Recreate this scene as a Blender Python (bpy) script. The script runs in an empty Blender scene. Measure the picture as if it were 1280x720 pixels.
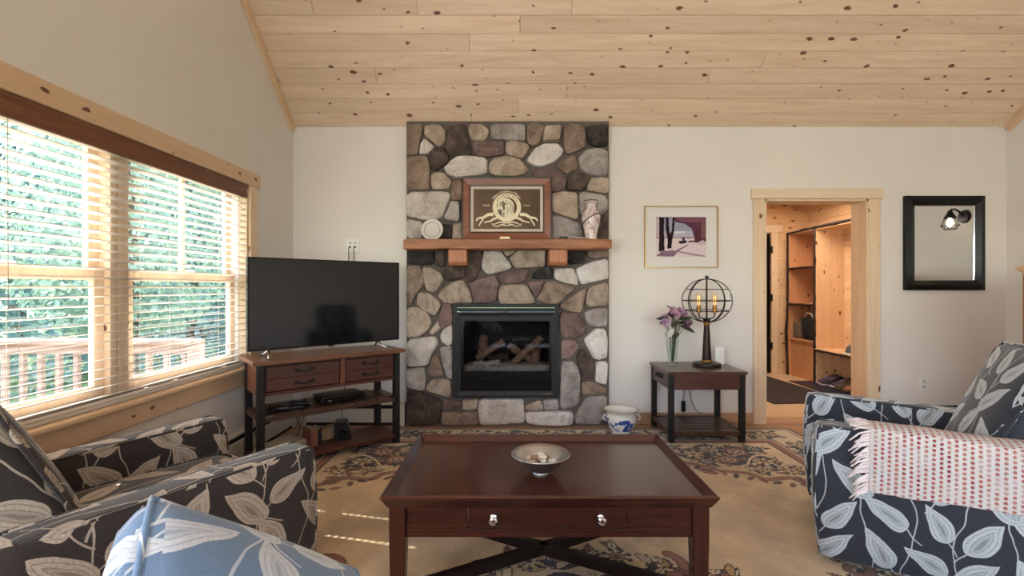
import bpy, bmesh, math, random
import numpy as np
from mathutils import Vector, Matrix
random.seed(7)
R = math.radians
SC = bpy.context.scene
COL = SC.collection

# ------------------------------------------------------------------ camera
CAMZ = 1.24
cam_d = bpy.data.cameras.new('camera'); cam = bpy.data.objects.new('camera', cam_d); COL.objects.link(cam)
cam.location = (0, 0, CAMZ); cam.rotation_euler = (R(90), 0, 0)
cam_d.sensor_width = 36.0; cam_d.lens = 36.0 * 600.0 / 1280.0; cam_d.clip_start = 0.02; cam_d.clip_end = 400
SC.camera = cam
# ------------------------------------------------------------------ world, sun, lamps, exposure
w = bpy.data.worlds.new('World'); SC.world = w; w.use_nodes = True
wn = w.node_tree; wn.nodes.clear()
sky = wn.nodes.new('ShaderNodeTexSky'); sky.sky_type = 'NISHITA'; sky.sun_disc = False
sky.sun_elevation = R(50); sky.sun_rotation = R(-103)
bg = wn.nodes.new('ShaderNodeBackground'); bg.inputs[1].default_value = 1.3
wo = wn.nodes.new('ShaderNodeOutputWorld')
wn.links.new(sky.outputs[0], bg.inputs[0]); wn.links.new(bg.outputs[0], wo.inputs[0])

def lamp(name, kind, loc, energy, color, aim=None, size=1.0, size_y=None):
    d = bpy.data.lights.new(name, kind); d.energy = energy; d.color = color
    o = bpy.data.objects.new(name, d); COL.objects.link(o); o.location = loc
    if kind == 'AREA':
        d.size = size
        if size_y: d.shape = 'RECTANGLE'; d.size_y = size_y
    if kind == 'POINT': d.shadow_soft_size = size
    if aim is not None:
        o.rotation_euler = Vector(aim).to_track_quat('-Z', 'Y').to_euler()
    return o
E = R(48)
sun = lamp('sun_light', 'SUN', (-12, 5, 12), 16.0, (1.0, 0.95, 0.88), aim=(0.972 * math.cos(E), -0.235 * math.cos(E), -math.sin(E)))
sun.data.angle = R(0.6)
lamp('rear_fill', 'AREA', (1.6, -2.55, 1.6), 34, (0.93, 0.96, 1.0), aim=(0, 1, 0.12), size=4.4, size_y=2.4)  # added fill lamp, brightens the room as if by rear-window daylight
lamp('overhead_fill', 'AREA', (1.3, 0.9, 4.7), 8, (0.97, 0.98, 1.0), aim=(0, 0.25, -1), size=4.5, size_y=2.5)  # added soft fill under the ridge
lamp('left_fill', 'AREA', (-1.9, -1.1, 1.5), 190, (0.96, 0.975, 1.0), aim=(1, 0.25, 0.05), size=2.6, size_y=1.6)  # added fill against the solid wall, imitates daylight of unseen side windows
lamp('mudroom_fill', 'AREA', (3.3, 5.8, 2.42), 34, (1.0, 0.84, 0.66), aim=(0, 0, -1), size=0.9, size_y=0.9)  # added warm fill for the mudroom, without any fixture
SC.view_settings.view_transform = 'Standard'
try: SC.view_settings.look = 'None'
except Exception: pass
SC.view_settings.gamma = 1.0; SC.view_settings.use_curve_mapping = False
SC.view_settings.exposure = 0.2

# ------------------------------------------------------------------ helpers
def srgb(r, g, b):
    def f(c):
        c = c / 255.0
        return c / 12.92 if c <= 0.04045 else ((c + 0.055) / 1.055) ** 2.4
    return (f(r), f(g), f(b), 1.0)

def link(o, parent=None):
    COL.objects.link(o)
    if parent is not None: o.parent = parent
    return o
def fin(name, bm, m, parent=None, smooth=False, recalc=True, auto=None, loc=None, rot=None):
    if recalc: bmesh.ops.recalc_face_normals(bm, faces=bm.faces)
    me = bpy.data.meshes.new(name); bm.to_mesh(me); bm.free()
    if m is not None: me.materials.append(m)
    if smooth:
        me.polygons.foreach_set('use_smooth', [True] * len(me.polygons))
        if auto is not None:
            try: me.set_sharp_from_angle(angle=R(auto))
            except Exception: pass
    o = bpy.data.objects.new(name, me); link(o, parent)
    if loc is not None: o.location = loc
    if rot is not None: o.rotation_euler = rot
    return o
def tag(o, label=None, cat=None, group=None, kind=None):
    if label: o['label'] = label
    if cat: o['category'] = cat
    if group: o['group'] = group
    if kind: o['kind'] = kind
    return o
def thing(name, loc, rz, label, cat, group=None):
    o = bpy.data.objects.new(name, None); COL.objects.link(o)
    o.empty_display_size = 0.1
    o.location = loc; o.rotation_euler = (0, 0, rz)
    return tag(o, label, cat, group)
def copy_tree(o, parent=None):
    c = o.copy(); COL.objects.link(c)
    if parent is not None: c.parent = parent
    for ch in list(o.children): copy_tree(ch, c)
    return c
def NB(): return bmesh.new()
def box(bm, x0, x1, y0, y1, z0, z1, bev=0.0, seg=1, M=None):
    vs = [bm.verts.new((x, y, z)) for x in (x0, x1) for y in (y0, y1) for z in (z0, z1)]
    q = [(0, 1, 3, 2), (4, 6, 7, 5), (0, 4, 5, 1), (2, 3, 7, 6), (0, 2, 6, 4), (1, 5, 7, 3)]
    fs = [bm.faces.new([vs[i] for i in f]) for f in q]
    if bev > 0:
        es = list({e for f in fs for e in f.edges})
        r = bmesh.ops.bevel(bm, geom=es, offset=bev, segments=seg, profile=0.5, affect='EDGES', clamp_overlap=True)
        vs = list({v for f in r['faces'] for v in f.verts} | {v for v in vs if v.is_valid})
    if M is not None: bmesh.ops.transform(bm, matrix=M, verts=[v for v in vs if v.is_valid])
    return vs
def B(x0, x1, y0, y1, z0, z1, bev=0.0, seg=1):
    bm = NB(); box(bm, x0, x1, y0, y1, z0, z1, bev, seg); return bm
def lathe(bm, prof, n=24, c=(0, 0, 0), M=None, cap0=True, cap1=True):
    rings = []
    for r, z in prof:
        ring = []
        for k in range(n):
            a = 2 * math.pi * k / n
            p = Vector((r * math.cos(a), r * math.sin(a), z))
            if M is not None: p = M @ p
            ring.append(bm.verts.new(p + Vector(c)))
        rings.append(ring)
    for i in range(len(rings) - 1):
        for k in range(n):
            bm.faces.new((rings[i][k], rings[i][(k + 1) % n], rings[i + 1][(k + 1) % n], rings[i + 1][k]))
    if cap0: bm.faces.new(rings[0][::-1])
    if cap1: bm.faces.new(rings[-1])
def tube(bm, pts, r, n=8, closed=False):
    pts = [Vector(p) for p in pts]; m = len(pts); rings = []
    prev = None
    for i, p in enumerate(pts):
        if closed: t = pts[(i + 1) % m] - pts[i - 1]
        else: t = pts[min(i + 1, m - 1)] - pts[max(i - 1, 0)]
        t.normalize()
        if prev is None:
            a = Vector((0, 0, 1)) if abs(t.z) < 0.9 else Vector((1, 0, 0))
            u = t.cross(a).normalized()
        else:
            u = (prev - t * prev.dot(t)).normalized()
        prev = u; v = t.cross(u)
        rr = r[i] if isinstance(r, (list, tuple)) else r
        rings.append([bm.verts.new(p + (u * math.cos(2 * math.pi * k / n) + v * math.sin(2 * math.pi * k / n)) * rr) for k in range(n)])
    for i in range(m if closed else m - 1):
        a, b = rings[i], rings[(i + 1) % m]
        for k in range(n): bm.faces.new((a[k], a[(k + 1) % n], b[(k + 1) % n], b[k]))
    if not closed:
        bm.faces.new(rings[0][::-1]); bm.faces.new(rings[-1])
def prism(bm, poly, axis, a0, a1):
    """poly = list of 2-D points in the plane normal to axis; extruded from a0 to a1"""
    def P(u, v, a):
        return {'x': (a, u, v), 'y': (u, a, v), 'z': (u, v, a)}[axis]
    A = [bm.verts.new(P(u, v, a0)) for u, v in poly]; Bv = [bm.verts.new(P(u, v, a1)) for u, v in poly]
    n = len(poly)
    bm.faces.new(A); bm.faces.new(Bv[::-1])
    for i in range(n): bm.faces.new((A[i], Bv[i], Bv[(i + 1) % n], A[(i + 1) % n]))
def ring_rect(bm, x0, x1, z0, z1, wd, y0, y1, slope=0.0):
    """mitred picture-frame ring in the xz plane, front at y0, back at y1; inner lip set back by slope"""
    def rect(i, y): return [bm.verts.new(p) for p in ((x0 + i, y, z0 + i), (x1 - i, y, z0 + i), (x1 - i, y, z1 - i), (x0 + i, y, z1 - i))]
    of, inf, ob, inb = rect(0, y0), rect(wd, y0 + slope), rect(0, y1), rect(wd, y1)
    for i in range(4):
        j = (i + 1) % 4
        bm.faces.new((of[i], of[j], inf[j], inf[i])); bm.faces.new((ob[i], inb[i], inb[j], ob[j]))
        bm.faces.new((of[i], ob[i], ob[j], of[j])); bm.faces.new((inf[i], inf[j], inb[j], inb[i]))
def soft_box(dx, dy, dz, r, bulge=(0, 0, 0), n=9, warp=None, c=(0, 0, 0)):
    """rounded, bulging cushion of outer size dx,dy,dz centred at c"""
    bm = NB()
    bmesh.ops.create_cube(bm, size=2.0)
    bmesh.ops.subdivide_edges(bm, edges=list(bm.edges), cuts=n, use_grid_fill=True)
    h = Vector((dx / 2, dy / 2, dz / 2)); inn = [max(h[i] - r, 0.0) for i in range(3)]
    for v in bm.verts:
        q = v.co.copy()
        # concentrate the grid near the edges
        q = Vector([math.copysign(abs(t) ** 0.75, t) for t in q])
        p = Vector([q[i] * h[i] for i in range(3)])
        core = Vector([max(-inn[i], min(inn[i], p[i])) for i in range(3)])
        d = p - core
        if d.length > 1e-9: p = core + d.normalized() * r if sum(1 for t in d if abs(t) > 1e-9) > 1 or True else p
        for i in range(3):
            if bulge[i]:
                j, k = (i + 1) % 3, (i + 2) % 3
                s = p[i] / h[i]
                p[i] += bulge[i] * s * (1 - min(1, abs(q[j])) ** 2.5) * (1 - min(1, abs(q[k])) ** 2.5)
        p += Vector(c)
        v.co = warp(p) if warp else p
    return bm
def box_uv(bm, off=(0, 0)):
    bm.normal_update()
    uv = bm.loops.layers.uv.verify()
    for f in bm.faces:
        n = f.normal; ax = max(range(3), key=lambda i: abs(n[i]))
        for l in f.loops:
            c = l.vert.co
            p = {0: (c.y, c.z), 1: (c.x, c.z), 2: (c.x, c.y)}[ax]
            l[uv].uv = (p[0] + off[0], p[1] + off[1])

# ------------------------------------------------------------------ materials
class NT:
    def __init__(s, name):
        s.m = bpy.data.materials.new(name); s.m.use_nodes = True
        s.t = s.m.node_tree; s.b = s.t.nodes['Principled BSDF']; s.out = s.t.nodes['Material Output']
    def n(s, typ, **kw):
        nd = s.t.nodes.new(typ)
        for k, v in kw.items(): setattr(nd, k, v)
        return nd
    def l(s, a, b): s.t.links.new(a, b)
    def math(s, op, a, b=None, c=None, clamp=False):
        nd = s.n('ShaderNodeMath', operation=op); nd.use_clamp = clamp
        for i, x in enumerate((a, b, c)):
            if x is None: continue
            if isinstance(x, (int, float)): nd.inputs[i].default_value = x
            else: s.l(x, nd.inputs[i])
        return nd.outputs[0]
    def ramp(s, fac, stops, interp='LINEAR'):
        nd = s.n('ShaderNodeValToRGB'); cr = nd.color_ramp; cr.interpolation = interp
        while len(cr.elements) < len(stops): cr.elements.new(0.5)
        for e, (p, c) in zip(cr.elements, stops): e.position = p; e.color = c
        s.l(fac, nd.inputs[0]); return nd.outputs[0]
    def mix(s, fac, a, b, mode='MIX'):
        nd = s.n('ShaderNodeMix', data_type='RGBA', blend_type=mode)
        for i, x in ((0, fac), (6, a), (7, b)):
            if isinstance(x, (int, float)): nd.inputs[i].default_value = x
            elif isinstance(x, tuple): nd.inputs[i].default_value = x
            else: s.l(x, nd.inputs[i])
        return nd.outputs[2]
    def coords(s, scale=(1, 1, 1), rnd=True, src='Object'):
        tc = s.n('ShaderNodeTexCoord'); v = tc.outputs[src]
        if rnd:
            oi = s.n('ShaderNodeObjectInfo'); k = s.math('MULTIPLY', oi.outputs['Random'], 37.0)
            ad = s.n('ShaderNodeVectorMath', operation='ADD'); s.l(v, ad.inputs[0])
            cb = s.n('ShaderNodeCombineXYZ')
            for i in range(3): s.l(k, cb.inputs[i])
            s.l(cb.outputs[0], ad.inputs[1]); v = ad.outputs[0]
        mp = s.n('ShaderNodeMapping'); mp.inputs['Scale'].default_value = scale; s.l(v, mp.inputs[0])
        return mp.outputs[0]
    def noise(s, vec, scale=5, detail=3, rough=0.5, dist=0.0):
        nd = s.n('ShaderNodeTexNoise'); nd.inputs['Scale'].default_value = scale; nd.inputs['Detail'].default_value = detail
        nd.inputs['Roughness'].default_value = rough; nd.inputs['Distortion'].default_value = dist
        if vec is not None: s.l(vec, nd.inputs['Vector'])
        return nd.outputs[0]
    def bump(s, h, strength=0.2, dist=0.01):
        nd = s.n('ShaderNodeBump'); nd.inputs['Strength'].default_value = strength; nd.inputs['Distance'].default_value = dist
        s.l(h, nd.inputs['Height']); s.l(nd.outputs[0], s.b.inputs['Normal'])
    def set(s, **kw):
        for k, v in kw.items():
            k = k.replace('_', ' ')
            if isinstance(v, (int, float, tuple)): s.b.inputs[k].default_value = v
            else: s.l(v, s.b.inputs[k])
        return s
def plain(name, c, rough=0.5, metal=0.0, var=0.06, scale=12, spec=None, bump=0.0):
    t = NT(name); v = t.coords(rnd=False); nz = t.noise(v, scale, 3)
    c2 = tuple(max(0, x * (1 - var * 2)) for x in c[:3]) + (1,)
    t.set(Base_Color=t.ramp(nz, [(0.3, c2), (0.7, c)]), Roughness=rough, Metallic=metal)
    if spec is not None: t.b.inputs['Specular IOR Level'].default_value = spec
    if bump: t.bump(nz, bump, 0.004)
    return t.m
def wood(name, ca, cb, grain='x', rough=0.45, knots=0.0, fine=1.0, knotcol=None, bump=0.08, var=0.25, flat=None, coat=0.0):
    t = NT(name)
    sc = {'x': (0.7, 9, 9), 'y': (9, 0.7, 9), 'z': (9, 9, 0.7)}[grain]
    sc = tuple(x * fine for x in sc)
    v = t.coords(sc)
    a = t.noise(v, 1.6, 4, 0.6, 0.6); b2 = t.noise(v, 9.0, 3, 0.6)
    f = t.math('ADD', t.math('MULTIPLY', a, 0.7), t.math('MULTIPLY', b2, 0.3))
    col = t.ramp(f, [(0.32, ca), (0.68, cb)])
    oi = t.n('ShaderNodeObjectInfo')
    hv = t.n('ShaderNodeHueSaturation'); t.l(col, hv.inputs['Color'])
    t.l(t.math('MULTIPLY_ADD', oi.outputs['Random'], var, 1 - var * 0.6), hv.inputs['Value']); col = hv.outputs[0]
    if knots > 0:
        k = list({'x': (5.5, 10, 10), 'y': (10, 5.5, 10), 'z': (10, 10, 5.5)}[grain])
        kv = t.coords(tuple(k))
        sx = t.n('ShaderNodeSeparateXYZ'); t.l(kv, sx.inputs[0]); cx2 = t.n('ShaderNodeCombineXYZ'); ia, ib = {'x': (1, 2), 'y': (0, 2)}.get(flat, (0, 1))
        t.l(sx.outputs[ia], cx2.inputs[0]); t.l(sx.outputs[ib], cx2.inputs[1]); kv = cx2.outputs[0]
        nv = t.noise(kv, 3.0, 2)
        vo = t.n('ShaderNodeTexVoronoi'); vo.voronoi_dimensions = '2D'; vo.inputs['Scale'].default_value = 1.0
        ad = t.n('ShaderNodeVectorMath', operation='ADD'); t.l(kv, ad.inputs[0])
        cm = t.n('ShaderNodeCombineXYZ'); q = t.math('MULTIPLY', nv, 0.25)
        for i in range(3): t.l(q, cm.inputs[i])
        t.l(cm.outputs[0], ad.inputs[1]); t.l(ad.outputs[0], vo.inputs['Vector'])
        sp = t.n('ShaderNodeSeparateColor'); t.l(vo.outputs['Color'], sp.inputs[0])
        thr = t.math('MULTIPLY', t.math('ADD', t.math('MULTIPLY', t.math('POWER', sp.outputs[1], 2.0), 0.12), 0.04), t.math('GREATER_THAN', sp.outputs[0], 1 - knots))
        d = t.math('SUBTRACT', thr, vo.outputs['Distance'])
        halo = t.math('MULTIPLY', t.math('ADD', d, 0.10, clamp=True), 3.0, clamp=True)
        core = t.math('MULTIPLY', d, 40.0, clamp=True)
        on = t.math('MULTIPLY', t.math('GREATER_THAN', thr, 0.02), halo)
        kc = knotcol or srgb(92, 50, 30)
        col = t.mix(t.math('MULTIPLY', on, 0.45), col, srgb(170, 116, 76)); col = t.mix(t.math('MULTIPLY', core, 0.92), col, kc)
    t.set(Base_Color=col, Roughness=rough)
    if coat: t.b.inputs['Coat Weight'].default_value = coat; t.b.inputs['Coat Roughness'].default_value = 0.12
    if bump: t.bump(b2, bump, 0.003)
    return t.m

def leaf_group():
    g = bpy.data.node_groups.new('leaf_shape', 'ShaderNodeTree')
    it = g.interface
    it.new_socket('Vector', in_out='INPUT', socket_type='NodeSocketVector')
    for nm in ('Cx', 'Cy', 'Cos', 'Sin', 'L', 'W', 'T'): it.new_socket(nm, in_out='INPUT', socket_type='NodeSocketFloat')
    it.new_socket('F', in_out='OUTPUT', socket_type='NodeSocketFloat'); it.new_socket('Stem', in_out='OUTPUT', socket_type='NodeSocketFloat')
    it.new_socket('V', in_out='OUTPUT', socket_type='NodeSocketFloat')
    I = g.nodes.new('NodeGroupInput'); O = g.nodes.new('NodeGroupOutput')
    def mt(op, a, b=None, c=None):
        nd = g.nodes.new('ShaderNodeMath'); nd.operation = op
        for i, x in enumerate((a, b, c)):
            if x is None: continue
            if isinstance(x, (int, float)): nd.inputs[i].default_value = x
            else: g.links.new(x, nd.inputs[i])
        return nd.outputs[0]
    sp = g.nodes.new('ShaderNodeSeparateXYZ'); g.links.new(I.outputs['Vector'], sp.inputs[0])
    T = I.outputs['T']; h = mt('MULTIPLY', T, 0.5); mh = mt('MULTIPLY', T, -0.5)
    px = mt('WRAP', mt('SUBTRACT', sp.outputs[0], I.outputs['Cx']), mh, h)
    py = mt('WRAP', mt('SUBTRACT', sp.outputs[1], I.outputs['Cy']), mh, h)
    u = mt('DIVIDE', mt('ADD', mt('MULTIPLY', px, I.outputs['Cos']), mt('MULTIPLY', py, I.outputs['Sin'])), I.outputs['L'])
    v = mt('SUBTRACT', mt('MULTIPLY', py, I.outputs['Cos']), mt('MULTIPLY', px, I.outputs['Sin']))
    hh = mt('MULTIPLY', mt('SQRT', mt('MAXIMUM', mt('ADD', u, 1.0), 0.0)), mt('SUBTRACT', 1.0, u))
    f = mt('SUBTRACT', mt('MULTIPLY', hh, 0.92), mt('DIVIDE', mt('ABSOLUTE', v), I.outputs['W']))
    st = mt('MULTIPLY', mt('LESS_THAN', mt('ABSOLUTE', mt('ADD', v, mt('MULTIPLY', mt('POWER', mt('ADD', u, 1.0), 2.0), 0.012))), 0.0026),
            mt('MULTIPLY', mt('LESS_THAN', u, -0.97), mt('GREATER_THAN', u, -1.75)))
    g.links.new(f, O.inputs['F']); g.links.new(st, O.inputs['Stem']); g.links.new(u, O.inputs['V'])
    return g
LEAFG = leaf_group()
def leaf_fabric(name, base, leaf, mid, T=0.47, rot=0.0, k=1.26):
    t = NT(name)
    uv = t.n('ShaderNodeUVMap'); mp = t.n('ShaderNodeMapping'); mp.inputs['Rotation'].default_value = (0, 0, rot)
    t.l(uv.outputs[0], mp.inputs[0]); v = mp.outputs[0]
    wob = t.n('ShaderNodeTexNoise'); wob.inputs['Scale'].default_value = 9.0; wob.inputs['Detail'].default_value = 1
    t.l(v, wob.inputs['Vector'])
    sb = t.n('ShaderNodeVectorMath', operation='SUBTRACT'); t.l(wob.outputs['Color'], sb.inputs[0]); sb.inputs[1].default_value = (0.5, 0.5, 0.5)
    sm = t.n('ShaderNodeVectorMath', operation='SCALE'); t.l(sb.outputs[0], sm.inputs[0]); sm.inputs['Scale'].default_value = 0.035
    av = t.n('ShaderNodeVectorMath', operation='ADD'); t.l(v, av.inputs[0]); t.l(sm.outputs[0], av.inputs[1]); v = av.outputs[0]
    # leaves: centre (fraction of the tile), angle, half length, half width
    L = [(0.20, 0.18, 35, .074, .034), (0.52, 0.10, 128, .070, .034), (0.83, 0.17, 62, .064, .031),
         (0.14, 0.52, 140, .066, .032), (0.44, 0.44, 48, .078, .036), (0.76, 0.50, 118, .068, .034),
         (0.24, 0.84, 60, .070, .034), (0.58, 0.78, 138, .076, .034), (0.92, 0.83, 30, .062, .031)]
    F = S = None
    for cx, cy, a, l_, w_ in L:
        g = t.n('ShaderNodeGroup'); g.node_tree = LEAFG
        t.l(v, g.inputs['Vector'])
        for nm, val in (('Cx', cx * T), ('Cy', cy * T), ('Cos', math.cos(R(a))), ('Sin', math.sin(R(a))), ('L', l_ * k), ('W', w_ * k), ('T', T)):
            g.inputs[nm].default_value = val
        F = g.outputs['F'] if F is None else t.math('MAXIMUM', F, g.outputs['F'])
        S = g.outputs['Stem'] if S is None else t.math('MAXIMUM', S, g.outputs['Stem'])
    # thin winding vines
    sp = t.n('ShaderNodeSeparateXYZ'); t.l(v, sp.inputs[0])
    for ph, x0 in ((0.0, 0.33), (2.1, 0.68), (4.0, 0.02)):
        sx = t.math('MULTIPLY', t.math('SINE', t.math('MULTIPLY_ADD', sp.outputs[1], 2 * math.pi / T, ph)), 0.05 * T)
        d = t.math('ABSOLUTE', t.math('WRAP', t.math('SUBTRACT', t.math('SUBTRACT', sp.outputs[0], x0 * T), sx), T / 2, -T / 2))
        S = t.math('MAXIMUM', S, t.math('LESS_THAN', d, 0.0024))
    tc = t.n('ShaderNodeUVMap'); st = t.noise(tc.outputs[0], 420, 2, 0.7); st2 = t.noise(tc.outputs[0], 150, 2, 0.6)
    wv = t.n('ShaderNodeMapping'); wv.inputs['Scale'].default_value = (60, 900, 1); t.l(tc.outputs[0], wv.inputs[0])
    weave = t.noise(wv.outputs[0], 1.0, 2)
    basec = t.mix(weave, tuple(x * 0.62 for x in base[:3]) + (1,), tuple(min(1, x * 1.5) for x in base[:3]) + (1,))
    lit = t.mix(t.math('MULTIPLY_ADD', st2, 1.6, -0.45, clamp=True), mid, leaf)
    Fn = t.math('ADD', F, t.math('MULTIPLY_ADD', st, 0.16, -0.08))
    W1, K = (1, 1, 1, 1), (0, 0, 0, 1)
    mask = t.ramp(Fn, [(0.0, K), (0.03, W1), (0.25, W1), (0.27, (.5,) * 3 + (1,)), (0.31, (.5,) * 3 + (1,)), (0.33, W1), (0.58, W1), (0.61, (.3,) * 3 + (1,)), (0.66, (.8,) * 3 + (1,)), (0.80, (.8,) * 3 + (1,)), (0.90, (.45,) * 3 + (1,))])
    mask = t.math('MAXIMUM', mask, t.math('MULTIPLY', S, 0.85))
    t.set(Base_Color=t.mix(mask, basec, lit), Roughness=0.85)
    t.b.inputs['Sheen Weight'].default_value = 0.35; t.b.inputs['Sheen Roughness'].default_value = 0.4
    t.bump(t.math('ADD', t.math('MULTIPLY', mask, 0.6), weave), 0.25, 0.002)
    return t.m

def glassy(name, tint=(1, 1, 1, 1), refl=0.08, rough=0.0):
    t = NT(name); t.t.nodes.remove(t.b)
    tr = t.n('ShaderNodeBsdfTransparent'); tr.inputs[0].default_value = tint
    gl = t.n('ShaderNodeBsdfGlossy'); gl.inputs['Roughness'].default_value = rough; gl.inputs[0].default_value = (1, 1, 1, 1)
    fr = t.n('ShaderNodeFresnel'); fr.inputs[0].default_value = 1.45
    ge = t.n('ShaderNodeNewGeometry'); mx = t.n('ShaderNodeMixShader')
    t.l(t.math('MULTIPLY', t.math('ADD', fr.outputs[0], refl - 0.04, clamp=True), t.math('SUBTRACT', 1.0, ge.outputs['Backfacing'])), mx.inputs[0])
    t.l(tr.outputs[0], mx.inputs[1]); t.l(gl.outputs[0], mx.inputs[2]); t.l(mx.outputs[0], t.out.inputs[0])
    return t.m
def emit(name, c, s):
    t = NT(name); t.set(Base_Color=c, Emission_Color=c, Emission_Strength=s); return t.m

def paint(name, c):
    t = NT(name); v = t.coords(rnd=False); nz = t.noise(v, 160, 3, 0.6); lo = t.noise(v, 1.5, 2)
    c2 = tuple(x * 0.94 for x in c[:3]) + (1,)
    t.set(Base_Color=t.ramp(lo, [(0.3, c2), (0.7, c)]), Roughness=0.75); t.bump(nz, 0.12, 0.002); return t.m
M = {}
M['wall'] = paint('painted_wall', srgb(226, 219, 213))
M['pine'] = wood('pine', srgb(220, 194, 164), srgb(236, 214, 188), 'x', 0.5, var=0.08)
M['pine_c'] = wood('knotty_pine', srgb(212, 182, 154), srgb(234, 210, 186), 'x', 0.5, knots=0.42, flat='z', var=0.12)
M['pine_z'] = wood('pine_upright', srgb(218, 188, 154), srgb(234, 210, 180), 'z', 0.5, knots=0.4, flat='y', var=0.10)
M['pine_y'] = wood('pine_lengthwise', srgb(208, 172, 136), srgb(226, 194, 160), 'y', 0.5, knots=0.3, flat='x', var=0.10)
M['mudpine_x'] = wood('mudroom_pine_boards', srgb(220, 180, 136), srgb(238, 204, 162), 'x', 0.45, knots=0.5, flat='y', var=0.12)
M['mudpine_y'] = wood('mudroom_pine_side', srgb(216, 176, 134), srgb(236, 204, 166), 'y', 0.45, knots=0.5, flat='x', var=0.12)
M['cabpine'] = wood('cubby_pine', srgb(186, 132, 92), srgb(208, 156, 114), 'z', 0.45, knots=0.4, flat='y', var=0.1)
M['cabpine_light'] = wood('locker_pine', srgb(216, 176, 134), srgb(232, 198, 158), 'z', 0.45, knots=0.6, flat='y', var=0.05)
M['oak_floor'] = wood('oak_floor', srgb(156, 114, 84), srgb(192, 150, 116), 'x', 0.3, var=0.25)
M['mudfloor'] = wood('mudroom_floor', srgb(196, 164, 132), srgb(214, 186, 154), 'y', 0.4, var=0.1)
M['base_wood'] = wood('baseboard_wood', srgb(168, 128, 98), srgb(194, 156, 124), 'x', 0.4, var=0.1)
M['valance'] = wood('valance_brown', srgb(104, 62, 40), srgb(134, 86, 58), 'y', 0.45, var=0.05)
M['slat'] = plain('blind_slat', srgb(240, 229, 217), 0.45, var=0.04)
M['mahogany'] = wood('mahogany', srgb(50, 25, 20), srgb(80, 41, 32), 'x', 0.24, fine=1.3, var=0.0, bump=0.02, coat=0.3)
M['walnut'] = wood('dark_walnut', srgb(58, 30, 24), srgb(92, 52, 40), 'x', 0.38, fine=1.4, var=0.05)
M['walnut_top'] = wood('walnut_top', srgb(88, 54, 38), srgb(132, 88, 62), 'x', 0.28, fine=1.4, var=0.05)
M['walnut_slat'] = wood('walnut_slat', srgb(60, 38, 30), srgb(84, 58, 46), 'y', 0.35, fine=1.4, var=0.15)
M['table_top'] = wood('end_table_top', srgb(62, 38, 28), srgb(94, 62, 46), 'y', 0.28, fine=1.4, var=0.05)
M['black_metal'] = plain('black_metal', srgb(30, 28, 27), 0.5, 0.0, spec=0.3)
M['black_plastic'] = plain('black_plastic', srgb(20, 20, 22), 0.3, 0.0)
M['black_satin'] = plain('black_lacquer', srgb(12, 11, 11), 0.25, 0.0, spec=0.25)
M['bronze'] = plain('bronze', srgb(46, 36, 32), 0.35, 0.7)
M['brass'] = plain('aged_brass', srgb(176, 130, 74), 0.3, 0.9)
M['chrome'] = plain('chrome', srgb(200, 200, 204), 0.12, 1.0, var=0.02)
M['pewter'] = plain('brushed_pewter', srgb(190, 190, 190), 0.36, 1.0, var=0.05)
M['mortar'] = plain('mortar', srgb(108, 98, 91), 0.95, var=0.12, scale=40, bump=0.5)
M['white_plastic'] = plain('white_plastic', srgb(232, 230, 226), 0.35, var=0.02)
M['cream'] = plain('cream_enamel', srgb(214, 204, 188), 0.4, var=0.03)
M['glass'] = glassy('window_glass', (0.97, 0.99, 0.985, 1), 0.05)
M['vase_glass'] = glassy('vase_glass', (0.90, 0.93, 0.92, 1), 0.12)
M['mirror'] = plain('silver_mirror', srgb(225, 230, 232), 0.02, 1.0, var=0.0)
def stone_mat(name, a, b, c):
    t = NT(name); v = t.coords((1, 1, 1)); n1 = t.noise(v, 7, 4, 0.65, 0.8); n2 = t.noise(v, 45, 4, 0.7)
    f = t.math('ADD', t.math('MULTIPLY', n1, 0.72), t.math('MULTIPLY', n2, 0.28))
    col = t.ramp(f, [(0.34, a), (0.5, b), (0.66, c)])
    oi = t.n('ShaderNodeObjectInfo'); hv = t.n('ShaderNodeHueSaturation'); t.l(col, hv.inputs['Color'])
    t.l(t.math('MULTIPLY_ADD', oi.outputs['Random'], 0.3, 0.95), hv.inputs['Value'])
    t.set(Base_Color=hv.outputs[0], Roughness=0.9)
    t.bump(t.math('ADD', t.math('MULTIPLY', n1, 1.0), t.math('MULTIPLY', n2, 0.5)), 1.0, 0.03); return t.m
ST = {
    'b': stone_mat('stone_brown', srgb(96, 80, 68), srgb(132, 112, 98), srgb(158, 138, 122)),
    't': stone_mat('stone_tan', srgb(134, 116, 102), srgb(168, 150, 134), srgb(194, 178, 162)),
    'l': stone_mat('stone_light', srgb(164, 152, 142), srgb(194, 184, 175), srgb(216, 208, 200)),
    'w': stone_mat('stone_pale', srgb(188, 178, 172), srgb(212, 204, 200), srgb(226, 220, 216)),
    'g': stone_mat('stone_grey', srgb(130, 120, 116), srgb(162, 153, 149), srgb(186, 179, 176)),
    'd': stone_mat('stone_dark', srgb(44, 36, 34), srgb(78, 64, 58), srgb(112, 96, 86)),
    'k': stone_mat('stone_black', srgb(22, 19, 20), srgb(46, 40, 40), srgb(80, 72, 70)),
    'p': stone_mat('stone_purple', srgb(84, 66, 64), srgb(118, 96, 92), srgb(146, 124, 118)),
}
M['fab_left'] = leaf_fabric('leaf_print_warm_tint', srgb(44, 36, 34), srgb(206, 192, 176), srgb(156, 140, 124))  # chair fabric with the warm cast of its light put into the colour
M['fab_right'] = leaf_fabric('leaf_print_cool_tint', srgb(38, 41, 52), srgb(206, 211, 214), srgb(160, 168, 176))  # same chair fabric, cool cast of the light put into the colour
M['fab_blue'] = leaf_fabric('leaf_print_denim', srgb(104, 132, 168), srgb(232, 234, 238), srgb(196, 206, 222), T=0.44, rot=0.5, k=1.1)
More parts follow.
